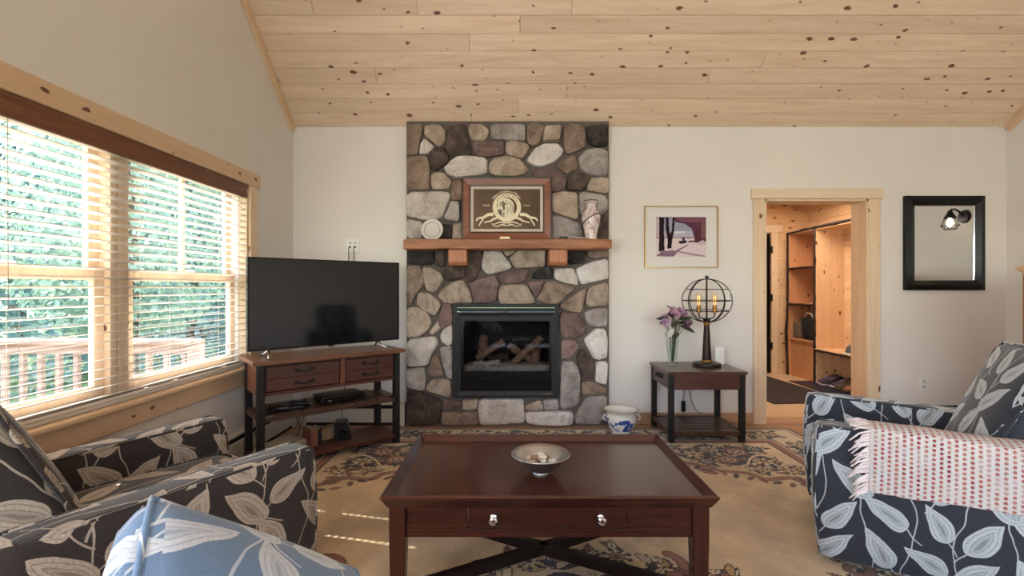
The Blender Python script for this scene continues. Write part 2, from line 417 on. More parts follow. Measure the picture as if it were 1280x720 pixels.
# ------------------------------------------------------------------ room shell
XL, XR, YB, YR = -2.0, 4.51, 4.38, -2.76      # left, right, fireplace wall, rear wall
HW, SL = 2.707, 0.883                          # eave height, roof slope
RIDGE_Y = (YB + YR) / 2; RIDGE_Z = HW + SL * (YB - RIDGE_Y)
def structure(o): return tag(o, kind='structure')

# floor
bm = B(XL - 0.2, XR + 0.2, YR - 0.2, YB + 0.18, -0.12, -0.012)
floor = structure(fin('floor', bm, M['oak_floor']))
cache = {}
def plank(parent, name, size, loc, m, bev=0.002, rot=None):
    key = (tuple(round(s, 3) for s in size), m.name, bev)
    if key not in cache:
        sx, sy, sz = size
        o = fin(name, B(-sx / 2, sx / 2, -sy / 2, sy / 2, -sz / 2, sz / 2, bev), m, parent)
        cache[key] = o.data
    else:
        o = link(bpy.data.objects.new(name, cache[key]), parent)
    o.location = loc
    if rot: o.rotation_euler = rot
    return o
rng = random.Random(3)
fw = 0.083
for i in range(24):
    y = YB - fw * (i + 0.5)
    spans = [(XL, XR)] if i < 4 else [(XL, -1.62), (2.34, XR)]
    for a, b in spans:
        x = a - (rng.random() * 0.6 if b - a > 1 else 0)
        while x < b:
            ln = rng.choice([0.8, 1.1, 1.4]); x0 = max(x, a); x1 = min(x + ln, b)
            if x1 - x0 > 0.03: plank(floor, 'floor_plank', (x1 - x0 - 0.002, fw - 0.002, 0.012), ((x0 + x1) / 2, y, -0.006), M['oak_floor'], 0.0015)
            x += ln

# fireplace-side wall, with the doorway
DX0, DX1, DZ = 2.30, 3.245, 2.05
bm = NB(); wt = 0.18
FX0, FX1, FZ0, FZ1 = -0.54, 0.43, 0.25, 1.12
box(bm, XL - 0.16, FX0, YB, YB + wt, -0.1, HW + 0.1); box(bm, FX1, DX0, YB, YB + wt, -0.1, HW + 0.1); box(bm, FX0, FX1, YB, YB + wt, -0.1, FZ0); box(bm, FX0, FX1, YB, YB + wt, FZ1, HW + 0.1); box(bm, DX1, XR + 0.16, YB, YB + wt, -0.1, HW + 0.1); box(bm, DX0, DX1, YB, YB + wt, DZ, HW + 0.1)
structure(fin('wall_back', bm, M['wall']))
# left wall with the window opening
WY0, WY1, WZ0, WZ1 = 1.45, 3.64, 0.655, 2.015
def gable(bm, x0, x1):
    prism(bm, [(YR - 0.1, HW), (YB + 0.1, HW), (YB, HW), (RIDGE_Y, RIDGE_Z + 0.02), (YR, HW)][1:] + [(YR - 0.1, HW)], 'x', x0, x1)
bm = NB(); x0, x1 = XL - 0.16, XL
box(bm, x0, x1, YR, WY0, -0.1, HW); box(bm, x0, x1, WY1, YB, -0.1, HW); box(bm, x0, x1, WY0, WY1, -0.1, WZ0); box(bm, x0, x1, WY0, WY1, WZ1, HW)
prism(bm, [(YR, HW), (YB, HW), (RIDGE_Y, RIDGE_Z)], 'x', x0, x1)
structure(fin('wall_left', bm, M['wall']))
bm = NB(); box(bm, XR, XR + 0.16, YR, YB, -0.1, HW); prism(bm, [(YR, HW), (YB, HW), (RIDGE_Y, RIDGE_Z)], 'x', XR, XR + 0.16)
structure(fin('wall_right', bm, M['wall']))
bm = NB(); RX0, RX1, RZ0, RZ1 = -0.6, 3.8, 0.3, 2.3
box(bm, XL - 0.16, RX0, YR - 0.16, YR, -0.1, HW + 0.1); box(bm, RX1, XR + 0.16, YR - 0.16, YR, -0.1, HW + 0.1)
box(bm, RX0, RX1, YR - 0.16, YR, -0.1, RZ0); box(bm, RX0, RX1, YR - 0.16, YR, RZ1, HW + 0.1)
structure(fin('wall_rear', bm, M['wall']))
# rear window (seen only in reflections)
win2 = bpy.data.objects.new('window_2', None); link(win2); structure(win2)
bm = NB(); ring_rect(bm, RX0 - 0.08, RX1 + 0.08, RZ0 - 0.08, RZ1 + 0.08, 0.10, YR + 0.02, YR - 0.12)
for k in range(1, 4):
    xx = RX0 + (RX1 - RX0) * k / 4; box(bm, xx - 0.05, xx + 0.05, YR - 0.12, YR + 0.02, RZ0, RZ1)
fin('window_frame', bm, M['pine_z'], win2)
fin('pane', B(RX0, RX1, YR - 0.08, YR - 0.075, RZ0, RZ1), M['glass'], win2)

# ceiling: backing slabs on both slopes, boards on the slope above the fireplace
ang = math.atan(SL)
bm = NB()
prism(bm, [(YB + 0.25, HW - 0.25 * SL + 0.02), (RIDGE_Y, RIDGE_Z + 0.02), (RIDGE_Y, RIDGE_Z + 0.3), (YB + 0.25, HW + 0.05)], 'x', XL - 0.3, XR + 0.3)
prism(bm, [(YR - 0.25, HW - 0.25 * SL + 0.02), (RIDGE_Y, RIDGE_Z + 0.02), (RIDGE_Y, RIDGE_Z + 0.3), (YR - 0.25, HW + 0.05)], 'x', XL - 0.3, XR + 0.3)
ceiling = structure(fin('ceiling', bm, M['pine']))
rows_j = {0: [590], 1: [648], 2: [708], 3: [470, 887], 4: [955], 5: [587], 6: [650], 7: [390, 521, 715], 8: [820]}
pw = 0.134
for i in range(17):
    s = pw * (i + 0.5); y = YB - s * math.cos(ang); z = HW + s * math.sin(ang)
    js = [XL]
    for px in rows_j.get(i, [rng.uniform(420, 1100)]): js.append((px - 640) * y / 600)
    js = sorted(j for j in js if XL <= j < XR - 0.2) + [XR]
    for a, b in zip(js[:-1], js[1:]):
        dep = rng.uniform(-0.0012, 0.0012)
        plank(ceiling, 'ceiling_board', (b - a - 0.0015, pw - 0.0015, 0.02), ((a + b) / 2, y + (0.008 + dep) * math.sin(ang), z + (0.008 + dep) * math.cos(ang)), M['pine_c'], 0.005, rot=(-ang, 0, 0))
# rake trims where the boards meet the side walls
for nm, xa, xb in (('trim_1', XL, XL + 0.022), ('trim_2', XR - 0.022, XR)):
    bm = NB(); L = (YB - RIDGE_Y) / math.cos(ang)
    box(bm, xa, xb, -L, 0.0, -0.075, -0.003, 0.003)
    o = structure(fin(nm, bm, M['pine_y'])); o.location = (0, YB, HW); o.rotation_euler = (-ang, 0, 0)

# doorway casing: head, two sides and the jamb lining
dc = bpy.data.objects.new('trim_3', None); link(dc); structure(dc)
cy0 = YB - 0.02
fin('head_casing', B(DX0 - 0.125, DX1 + 0.125, cy0 - 0.008, YB, DZ, DZ + 0.095, 0.004), M['pine'], dc)
fin('side_casing', B(DX0 - 0.105, DX0, cy0, YB, 0, DZ, 0.004), M['pine_z'], dc)
fin('side_casing', B(DX1, DX1 + 0.105, cy0, YB, 0, DZ, 0.004), M['pine_z'], dc)
fin('jamb', B(DX0 - 0.001, DX0 + 0.018, YB - 0.01, YB + wt + 0.01, 0, DZ), M['pine_z'], dc)
fin('jamb', B(DX1 - 0.018, DX1 + 0.001, YB - 0.01, YB + wt + 0.01, 0, DZ), M['pine_z'], dc)
fin('head_jamb', B(DX0, DX1, YB - 0.01, YB + wt + 0.01, DZ - 0.018, DZ), M['pine'], dc)
fin('threshold', B(DX0 + 0.018, DX1 - 0.018, YB - 0.02, YB + wt + 0.02, -0.012, 0.012, 0.004), M['base_wood'], dc)

# baseboards
structure(fin('baseboard_back', B(0.90, DX0 - 0.105, YB - 0.016, YB, 0, 0.105, 0.004), M['base_wood']))
structure(fin('baseboard_right', B(DX1 + 0.105, XR, YB - 0.016, YB, 0, 0.15, 0.004), M['base_wood']))
structure(fin('trim_4', B(DX1 + 0.105, XR, YB - 0.026, YB, 0.15, 0.17, 0.003), M['black_metal']))
structure(fin('baseboard_left', B(XL, XL + 0.014, YR, 1.2, 0, 0.105, 0.004), M['base_wood']))
# hot-water baseboard heaters along the window wall and behind the television stand
def heater(name, loc, rz, ln, label):
    t = thing(name, loc, rz, label, 'heater')
    bm = NB(); prism(bm, [(0, 0.03), (0.062, 0.03), (0.066, 0.15), (0.052, 0.152), (0.0, 0.152)], 'x', 0, ln); fin('front_panel', bm, M['cream'], t)
    bm = NB(); prism(bm, [(0, 0.178), (0.040, 0.178), (0.052, 0.186), (0.052, 0.194), (0.0, 0.198)], 'x', 0, ln); fin('top_cover', bm, M['cream'], t)
    fin('fin_element', B(0.0, ln, 0.002, 0.048, 0.0, 0.178), M['black_metal'], t)
    for xx in (0.0, ln - 0.05): fin('end_cap', B(xx, xx + 0.05, 0, 0.07, 0, 0.2, 0.004), M['cream'], t)
heater('baseboard_heater', (XL, 4.30, 0), R(-90), 2.95, 'long cream baseboard heater under the window along the left wall')
heater('baseboard_heater', (-0.965, YB, 0), R(180), 0.94, 'short cream baseboard heater behind the television stand on the fireplace wall')

# ------------------------------------------------------------------ window with casing, two double-hung units
win = bpy.data.objects.new('window_1', None); link(win); structure(win)
fin('head_casing', B(XL, XL + 0.026, WY0 - 0.12, WY1 + 0.13, WZ1, WZ1 + 0.105, 0.004), M['pine_y'], win)
for a in ((WY1, WY1 + 0.095), (WY0 - 0.095, WY0)):
    fin('side_casing', B(XL, XL + 0.02, a[0], a[1], WZ0, WZ1, 0.003), M['pine_z'], win)
fin('stool', B(XL - 0.12, XL + 0.05, WY0 - 0.12, WY1 + 0.12, WZ0 - 0.026, WZ0, 0.008, 2), M['pine_y'], win)
fin('apron', B(XL, XL + 0.02, WY0 - 0.095, WY1 + 0.095, WZ0 - 0.135, WZ0 - 0.026, 0.003), M['pine_y'], win)
bm = NB(); box(bm, XL - 0.16, XL, WY1 - 0.02, WY1, WZ0, WZ1); box(bm, XL - 0.16, XL, WY0, WY0 + 0.02, WZ0, WZ1); box(bm, XL - 0.16, XL, WY0, WY1, WZ1 - 0.02, WZ1); box(bm, XL - 0.16, XL - 0.10, WY0, WY1, WZ0 - 0.02, WZ0 + 0.02)
fin('jamb', bm, M['pine_z'], win)
fin('mullion', B(XL - 0.15, XL - 0.055, 2.505, 2.575, WZ0, WZ1, 0.003), M['pine_z'], win)
fin('mullion', B(XL - 0.15, XL - 0.055, 2.455, 2.498, WZ0, WZ1, 0.003), M['pine_z'], win)
MEET = 1.31
for (a, b) in ((WY0 + 0.03, 2.455), (2.58, WY1 - 0.03)):
    for za, zb, xx in ((WZ0 + 0.02, MEET + 0.03, XL - 0.085), (MEET - 0.03, WZ1 - 0.02, XL - 0.115)):
        bm = NB(); ww = 0.062
        box(bm, xx - 0.03, xx, a, a + ww, za, zb, 0.003); box(bm, xx - 0.03, xx, b - ww, b, za, zb, 0.003)
        box(bm, xx - 0.03, xx, a + ww, b - ww, za, za + (0.075 if za < 1 else 0.045), 0.003); box(bm, xx - 0.03, xx, a + ww, b - ww, zb - 0.045, zb, 0.003)
        s = fin('sash', bm, M['pine_z'], win)
        fin('pane', B(xx - 0.018, xx - 0.014, a + ww - 0.005, b - ww + 0.005, za + 0.04, zb - 0.04), M['glass'], s)
        if za > 1: fin('muntin', B(xx - 0.028, xx - 0.004, (a + b) / 2 - 0.014, (a + b) / 2 + 0.014, za + 0.045, zb - 0.045), M['pine_z'], s)
    bm = NB()
    for yy in (a - 0.018, b + 0.002): box(bm, XL - 0.15, XL - 0.06, yy, yy + 0.014, WZ0, WZ1)
    fin('track', bm, M['white_plastic'], win)
    fin('sash_lock', B(XL - 0.088, XL - 0.06, (a + b) / 2 - 0.03, (a + b) / 2 + 0.03, MEET + 0.03, MEET + 0.045, 0.004), M['white_plastic'], win)

# slatted blind across both units
bl = thing('window_blind', (XL, (WY0 + WY1) / 2, WZ0), 0, 'wide slatted wooden blind with brown valance covering the left window', 'blind')
BY0, BY1 = WY0 + 0.025, WY1 - 0.022; cyb = (WY0 + WY1) / 2; BX = -0.028
bm = NB(); prism(bm, [(-0.012, 1.262), (0.004, 1.262), (0.010, 1.285), (0.004, 1.30), (0.004, 1.325), (0.012, 1.345), (0.012, 1.357), (-0.012, 1.357)], 'y', 0, 1)
for v in bm.verts: v.co = Vector((v.co.x, BY0 - cyb + v.co.y * (BY1 - BY0), v.co.z))
fin('valance', bm, M['valance'], bl)
fin('head_rail', B(BX - 0.028, BX + 0.012, BY0 - cyb, BY1 - cyb, 1.30, 1.345), M['slat'], bl)
HOLES = [1.95, 2.65, 2.88, 3.36]
SW = 0.050; pitch = 0.0452
bm = NB(); ys = [BY0]
for h in HOLES: ys += [h - 0.005, h + 0.005]
ys += [BY1]
xs = [-SW / 2, -0.010, 0.010, SW / 2]; zz = [0, 0.0016, 0.0016, 0]
g = [[[bm.verts.new((xs[j], y - cyb, zz[j] + t)) for j in range(4)] for y in ys] for t in (0, 0.0028)]
ny = len(ys)
for i in range(ny - 1):
    hole = i % 2 == 1
    for j in range(3):
        if hole and j == 1: continue
        for t in (0, 1): bm.faces.new((g[t][i][j], g[t][i + 1][j], g[t][i + 1][j + 1], g[t][i][j + 1]))
    bm.faces.new((g[0][i][0], g[1][i][0], g[1][i + 1][0], g[0][i + 1][0])); bm.faces.new((g[0][i][3], g[0][i + 1][3], g[1][i + 1][3], g[1][i][3]))
    if hole:
        bm.faces.new((g[0][i][1], g[0][i + 1][1], g[1][i + 1][1], g[1][i][1])); bm.faces.new((g[0][i][2], g[1][i][2], g[1][i + 1][2], g[0][i + 1][2]))
        for r in (i, i + 1): bm.faces.new((g[0][r][1], g[1][r][1], g[1][r][2], g[0][r][2]))
for r in (0, ny - 1):
    for j in range(3): bm.faces.new((g[0][r][j], g[0][r][j + 1], g[1][r][j + 1], g[1][r][j]))
s0 = fin('slat', bm, M['slat'], bl); TILT = R(-9)
nsl = 28
for k in range(nsl):
    o = s0 if k == 0 else link(bpy.data.objects.new('slat', s0.data), bl)
    o.location = (BX, 0, 0.045 + k * pitch); o.rotation_euler = (0, TILT, 0)
bm = NB()
for k in range(4): box(bm, BX - 0.024, BX + 0.024, BY0 - cyb, BY1 - cyb, 0.001 + k * 0.0045, 0.0045 + k * 0.0045, 0.001)
box(bm, BX - 0.026, BX + 0.026, BY0 - cyb, BY1 - cyb, 0.02, 0.036, 0.004)
fin('bottom_rail', bm, M['slat'], bl)
for h in HOLES:
    bm = NB()
    for dx in (-0.026, 0.026): tube(bm, [(BX + dx, h - cyb, 0.02), (BX + dx, h - cyb, 1.31)], 0.0009, 4)
    fin('ladder_cord', bm, M['cream'], bl)
bm = NB(); tube(bm, [(0.004, 1.90 - cyb, 1.28), (0.006, 1.90 - cyb, 0.5)], 0.0012, 4); fin('pull_cord', bm, M['valance'], bl)

# ------------------------------------------------------------------ outdoors: ground, deck rail, trees
M['grass'] = plain('lawn', srgb(120, 146, 84), 0.9, var=0.2, scale=1.5)
M['bark'] = plain('bark', srgb(104, 88, 76), 0.9, var=0.2)
def leaves(name, a, b):
    t = NT(name); oi = t.coords((1, 1, 1)); nz = t.noise(oi, 1.1, 4, 0.7)
    col = t.ramp(nz, [(0.35, a), (0.65, b)]); t.set(Base_Color=col, Roughness=0.6)
    tl = t.n('ShaderNodeBsdfTranslucent'); t.l(col, tl.inputs[0]); mx = t.n('ShaderNodeMixShader'); mx.inputs[0].default_value = 0.45
    t.l(t.b.outputs[0], mx.inputs[1]); t.l(tl.outputs[0], mx.inputs[2]); t.l(mx.outputs[0], t.out.inputs[0])
    return t.m
M['leaf_a'] = leaves('foliage_green', srgb(114, 142, 128), srgb(174, 190, 172)); M['leaf_b'] = leaves('foliage_blue_green', srgb(102, 136, 132), srgb(158, 180, 172))
structure(fin('ground', B(-60, 40, -40, 60, -0.6, -0.5), M['grass']))
rail = thing('deck_railing', (-2.6, 3.95, -0.19), R(180), 'weathered deck railing with balusters outside the left window', 'railing')
fin('deck_boards', B(-0.3, 4.0, -0.1, 3.0, -0.06, 0.0), M['base_wood'], rail)
M['rail'] = wood('weathered_rail', srgb(120, 98, 86), srgb(150, 126, 112), 'x', 0.7)
fin('top_rail', B(0, 3.9, -0.07, 0.07, 0.97, 1.01, 0.004), M['rail'], rail)
fin('lower_rail', B(0, 3.9, -0.02, 0.02, 0.12, 0.2, 0.004), M['rail'], rail); fin('upper_rail', B(0, 3.9, -0.02, 0.02, 0.89, 0.97, 0.004), M['rail'], rail)
bal = fin('baluster', B(-0.018, 0.018, -0.018, 0.018, 0.2, 0.89), M['rail'], rail)
for k in range(26):
    o = bal if k == 0 else link(bpy.data.objects.new('baluster', bal.data), rail); o.location = (0.09 + k * 0.148, 0, 0)
for xx in (0.0, 1.95, 3.85): fin('post', B(xx - 0.045, xx + 0.045, -0.045, 0.045, -0.36, 1.0), M['rail'], rail)
def foliage_mesh(seed, conifer, n):
    rg = np.random.RandomState(seed)
    h = rg.rand(n) ** 0.9; a = rg.rand(n) * 2 * np.pi
    if conifer:
        lev = np.floor(h * 13) / 13; rmax = (1 - lev) * 0.30 + 0.03
        r = rmax * rg.rand(n) ** 0.45; z = 0.08 + 0.92 * lev - r * 0.35 + rg.randn(n) * 0.012
    else:
        r = 0.36 * np.sqrt(np.clip(1 - (2 * h - 0.9) ** 2, 0.04, 1)) * rg.rand(n) ** 0.4; z = 0.22 + 0.78 * h
    c = np.stack([r * np.cos(a), r * np.sin(a), z], 1)
    u = rg.randn(n, 3); u /= np.linalg.norm(u, axis=1)[:, None]
    v = np.cross(u, rg.randn(n, 3)); v /= np.linalg.norm(v, axis=1)[:, None]
    s = (0.007 + 0.009 * rg.rand(n))[:, None]
    V = np.stack([c - u * s, c + v * s * 0.6, c + u * s, c - v * s * 0.6], 1).reshape(-1, 3)
    me = bpy.data.meshes.new('foliage'); me.vertices.add(4 * n); me.loops.add(4 * n); me.polygons.add(n)
    me.vertices.foreach_set('co', V.ravel()); me.loops.foreach_set('vertex_index', np.arange(4 * n)); me.polygons.foreach_set('loop_start', np.arange(n) * 4)
    me.update(calc_edges=True); me.validate(); return me
FOL = [foliage_mesh(1, True, 13000), foliage_mesh(2, False, 11000)]
FOL[0].materials.append(M['leaf_b']); FOL[1].materials.append(M['leaf_a'])
def tree(x, y, h, k, sxy, label):
    t = thing('tree', (x, y, -0.5), rng.random() * 6, label, 'tree', 'trees outside the window')
    bm = NB(); tube(bm, [(0, 0, 0), (0.05, 0, h * 0.4), (0, 0.03, h * 0.93)], [0.024 * h, 0.018 * h, 0.004 * h], 8); fin('trunk', bm, M['bark'], t)
    f = link(bpy.data.objects.new('foliage', FOL[k]), t); f.scale = (h * sxy, h * sxy, h)
for x, y, h, k, s, lb in ((-5.6, 7.0, 5.0, 1, 0.85, 'small leafy green tree nearest to the deck railing'), (-9.6, 8.0, 7.0, 0, 1.05, 'blue green conifer left of the deck, behind the railing'),
                          (-7.4, 11.2, 8.0, 0, 1.0, 'tall conifer seen through the middle of the window'), (-12.6, 12.2, 8.0, 1, 0.85, 'broad leafy tree seen in the left window pane'), (-10.3, 16.2, 10.0, 0, 1.0, 'distant tall conifer behind the middle conifer'),
                          (-19.4, 20.6, 11.5, 1, 0.85, 'farthest leafy tree at the left outside the window'), (-8.9, 21.5, 11.0, 1, 0.85, 'far leafy tree seen in the right window pane'), (-12.6, 26.5, 13.0, 0, 1.05, 'farthest conifer on the skyline outside')):
    tree(x, y, h, k, s, lb)

# ------------------------------------------------------------------ mudroom beyond the doorway
MX0, MX1, MY0, MY1, MH = 1.9, 4.32, YB + wt, 7.0, 2.46
mf = structure(fin('floor_mudroom', B(MX0 - 0.1, MX1 + 0.1, MY0, MY1 + 0.1, -0.12, 0.0), M['mudfloor']))
mc = structure(fin('ceiling_mudroom', B(MX0 - 0.1, MX1 + 0.1, MY0, MY1 + 0.1, MH, MH + 0.1), M['mudpine_y']))
structure(fin('trim_5', B(4.10, 4.22, MY0, MY1, MH - 0.09, MH, 0.004), M['base_wood']))
wf = structure(fin('wall_mudroom_back', B(MX0 - 0.1, MX1 + 0.1, MY1 + 0.012, MY1 + 0.12, 0, MH), M['mudpine_x']))
wr = structure(fin('wall_mudroom_right', B(MX1 + 0.012, MX1 + 0.12, MY0, MY1 + 0.02, 0, MH), M['mudpine_y']))
structure(fin('wall_mudroom_left', B(MX0 - 0.12, MX0, MY0, MY1 + 0.02, 0, MH), M['mudpine_y']))
bh = 0.137
for i in range(18):
    z = bh * (i + 0.5)
    x0 = 3.05; jx = rng.uniform(3.9, 4.25)
    for a, b in ((3.80 if z < 2.06 else 3.0, jx), (jx, MX1)):
        if b - a > 0.05: plank(wf, 'wall_board', (round(b - a, 2) - 0.002, 0.014, bh - 0.003), ((a + b) / 2, MY1 + 0.006, z), M['mudpine_x'], 0.002)
    j = rng.uniform(5.3, 6.4)
    for a, b in ((MY0, j), (j, MY1)):
        plank(wr, 'wall_board', (0.014, round(b - a, 2) - 0.002, bh - 0.003), (MX1 + 0.006, (a + b) / 2, z), M['mudpine_y'], 0.002)
# dark door in the far wall
d1 = bpy.data.objects.new('door_1', None); link(d1); structure(d1)
fin('door_leaf', B(2.95, 3.755, MY1 - 0.03, MY1 + 0.012, 0.01, 2.03, 0.004), M['black_satin'], d1)
fin('side_casing', B(3.775, 3.88, MY1 - 0.022, MY1, 0, 2.05, 0.004), M['pine_z'], d1); fin('head_casing', B(2.85, 3.93, MY1 - 0.026, MY1, 2.05, 2.15, 0.004), M['pine'], d1)
for z in (0.35, 1.05, 1.75): fin('hinge', B(3.745, 3.785, MY1 - 0.04, MY1 - 0.02, z, z + 0.1, 0.004), M['black_metal'], d1)
fin('door_knob', soft_box(0.06, 0.06, 0.06, 0.03, n=4, c=(3.05, MY1 - 0.06, 1.0)), M['bronze'], d1, smooth=True)

# cubby and locker unit with live-edge bark fronts
CU = thing('cubby_unit', (3.95, 5.2, 0), 0, 'tall pine cubby and locker unit with dark live-edge fronts in the mudroom', 'shelving')
dpt = MX1 - 3.95 - 0.002; YU0, YD, YU1 = 0.0, 1.04, 1.67
M['live'] = plain('bark_edge', srgb(48, 30, 22), 0.8, var=0.2, scale=30, bump=0.4)
fin('side_panel', B(0, dpt, YU1 - 0.03, YU1, 0, 2.02), M['cabpine'], CU)
fin('side_panel', B(0, dpt, YD, YD + 0.03, 0, 2.03), M['cabpine_light'], CU)
fin('side_panel', B(0, dpt, YU0, YU0 + 0.03, 0, 2.04), M['cabpine_light'], CU)
fin('back_panel', B(dpt - 0.012, dpt, YD + 0.03, YU1 - 0.03, 0, 2.0), M['cabpine'], CU)
for z in (1.53, 1.03, 0.54): fin('shelf', B(0.004, dpt - 0.012, YD + 0.03, YU1 - 0.03, z - 0.028, z), M['cabpine'], CU)
fin('lower_door', B(0.03, 0.05, YD + 0.03, YU1 - 0.03, 0.0, 0.512), M['cabpine'], CU)
fin('bench_seat', B(-0.02, dpt, YU0 + 0.03, YD, 0.42, 0.455, 0.004), M['cabpine_light'], CU)
fin('top_panel', B(0, dpt, YU0, YU1, 2.0, 2.03), M['cabpine_light'], CU)
def bark(pts):
    bm = NB(); out = []
    for (a, b) in zip(pts[:-1], pts[1:]):
        n = max(3, int((Vector(b) - Vector(a)).length / 0.08))
        for k in range(n): out.append(Vector(a).lerp(Vector(b), k / n) + Vector((0, rng.uniform(-.004, .004), rng.uniform(-.004, .004))))
    out.append(Vector(pts[-1]))
    tube(bm, out, [0.016 + rng.uniform(-.003, .004) for _ in out], 6); return bm
fin('bark_edge', bark([(-0.008, YU1 - 0.012, 0.0), (-0.008, YU1 + 0.03, 0.6), (-0.008, YU1 - 0.01, 1.0), (-0.008, YU1 - 0.005, 2.02), (-0.008, YD, 2.03), (-0.008, YU0, 2.04)]), M['live'], CU, smooth=True)
fin('bark_edge', bark([(-0.008, YD + 0.012, 0.0), (-0.008, YD + 0.014, 2.0)]), M['live'], CU, smooth=True)
fin('bark_edge', bark([(-0.02, YU0, 0.437), (-0.02, YD, 0.437)]), M['live'], CU, smooth=True)
for z in (1.515, 1.015): fin('bark_edge', bark([(-0.004, YD + 0.03, z), (-0.004, YU1 - 0.03, z)]), M['live'], CU, smooth=True)
# things in and under the unit
M['bin_grey'] = plain('grey_canvas', srgb(104, 92, 84), 0.9); M['bag_black'] = plain('black_bag', srgb(26, 26, 32), 0.7)
o = fin('storage_bin', soft_box(0.22, 0.16, 0.22, 0.012, n=4, c=(0, 0, 0.11)), M['bin_grey'], None, smooth=True, loc=(4.10, 6.74, 0.54)); tag(o, 'grey brown storage bin on the lower cubby shelf', 'bin')
t = thing('tote_bag', (4.07, 6.47, 0.54), 0, 'black tote bag on the lower cubby shelf beside the grey bin', 'bag')
fin('bag_body', soft_box(0.22, 0.28, 0.30, 0.03, (0.02, 0.0, 0), n=6, c=(0, 0, 0.15), warp=lambda p: Vector((p.x * (0.8 + 0.5 * p.z), p.y * (0.8 + 0.6 * p.z), p.z))), M['bag_black'], t, smooth=True)
bm = NB(); tube(bm, [(-0.06, -0.1, 0.28), (-0.07, -0.05, 0.36), (-0.07, 0.05, 0.36), (-0.06, 0.1, 0.28)], 0.01, 6); fin('handle', bm, M['white_plastic'], t, smooth=True)
t = thing('baseball_cap', (4.08, 5.72, 0.455), R(200), 'white and grey cap on the mudroom bench', 'cap')
bm = NB(); lathe(bm, [(0.09, 0.0), (0.092, 0.03), (0.08, 0.075), (0.05, 0.105), (0.012, 0.118), (0.003, 0.124)], 16); fin('crown', bm, plain('grey_cloth', srgb(88, 90, 96), 0.9), t, smooth=True)
bm = NB(); prism(bm, [(0.05 * 0 + 0.16 * math.cos(a), 0.085 * math.sin(a)) for a in [R(x) for x in range(-90, 91, 15)]], 'z', 0.002, 0.012); fin('brim', bm, M['white_plastic'], t)
def shoe(x, y, rz, body, sole, label, boot=False):
    t = thing('boot' if boot else 'shoe', (x, y, 0.012), rz, label, 'boot' if boot else 'shoe', 'shoes under the mudroom bench')
    pr = [(-0.13, 0.09), (-0.10, 0.10), (-0.04, 0.085), (0.02, 0.06), (0.08, 0.045), (0.125, 0.03)]
    bm = NB(); rings = []
    for yy, hh in pr:
        wv = 0.045 if yy < 0.09 else 0.03
        if boot and yy < -0.02: hh += 0.11
        rings.append([bm.verts.new((wv * c, yy, 0.02 + hh * s)) for c, s in ((-1, 0), (-1, .6), (-.55, 1), (.55, 1), (1, .6), (1, 0))])
    for a, b in zip(rings[:-1], rings[1:]):
        for k in range(6): bm.faces.new((a[k], a[(k + 1) % 6], b[(k + 1) % 6], b[k]))
    bm.faces.new(rings[0]); bm.faces.new(rings[-1][::-1]); fin('upper', bm, body, t, smooth=True, auto=50)
    fin('sole', soft_box(0.1, 0.29, 0.024, 0.012, n=4, c=(0, 0, 0.012)), sole, t, smooth=True)
    bm = NB()
    for k in range(4): tube(bm, [(-0.03, 0.03 - k * 0.025, 0.075 + k * 0.009), (0.03, 0.04 - k * 0.025, 0.075 + k * 0.009)], 0.004, 5)
    fin('laces', bm, sole, t)
purple = plain('purple_mesh', srgb(96, 78, 110), 0.8); dark = plain('dark_mesh', srgb(44, 42, 50), 0.8); tan = plain('tan_suede', srgb(158, 112, 82), 0.85); olive = plain('olive_mesh', srgb(84, 80, 62), 0.85)
lav = plain('lavender_rubber', srgb(170, 156, 180), 0.6); whs = plain('white_rubber', srgb(200, 196, 190), 0.6); brs = plain('brown_rubber', srgb(80, 56, 44), 0.6)
for x, y, b, s, lb, bt in ((4.06, 6.16, purple, lav, 'purple trainer under the bench, farthest in the row', False), (4.03, 6.04, dark, lav, 'dark trainer with lavender sole under the bench', False),
                       (4.08, 5.92, purple, whs, 'purple trainer with white sole under the bench', False), (4.05, 5.80, olive, brs, 'olive shoe under the middle of the bench', False),
                       (4.06, 5.68, tan, brs, 'tan suede boot under the bench next to the olive shoe', True), (4.07, 5.55, tan, brs, 'tan suede boot under the bench, nearest to the living room', True)):
    shoe(x, y, R(90) + rng.uniform(-.1, .1), b, s, lb, bt)
def mat_rug(name, x0, x1, y0, y1, m, label, rot=0.0):
    bm = NB(); box(bm, -(x1 - x0) / 2, (x1 - x0) / 2, -(y1 - y0) / 2, (y1 - y0) / 2, 0, 0.01, 0.004)
    o = fin(name, bm, m, None, loc=((x0 + x1) / 2, (y0 + y1) / 2, 0.001), rot=(0, 0, rot)); tag(o, label, 'mat')
t_ = NT('ribbed_mat'); wv = t_.n('ShaderNodeTexWave'); wv.inputs['Scale'].default_value = 14; wv.inputs['Distortion'].default_value = 3; t_.l(t_.coords((1, 1, 1), False), wv.inputs[0])
t_.set(Base_Color=t_.ramp(wv.outputs[1], [(0.2, srgb(26, 22, 24)), (0.9, srgb(62, 52, 52))]), Roughness=0.95); t_.bump(wv.outputs[1], 0.5, 0.006); M['mat'] = t_.m
mat_rug('door_mat', 2.72, 3.62, 5.15, 6.85, M['mat'], 'black ribbed mat on the mudroom floor in front of the dark door', R(5))
mat_rug('boot_tray', 3.68, 4.27, 5.22, 6.38, plain('blue_black_rubber', srgb(30, 40, 58), 0.4), 'dark blue boot tray mat under the mudroom bench')
# ------------------------------------------------------------------ stone chimney breast
FY = 4.325     # mortar face
chim = thing('chimney_breast', (-0.036, YB, 0), 0, 'fieldstone chimney breast rising from the floor to the pine ceiling', 'fireplace')
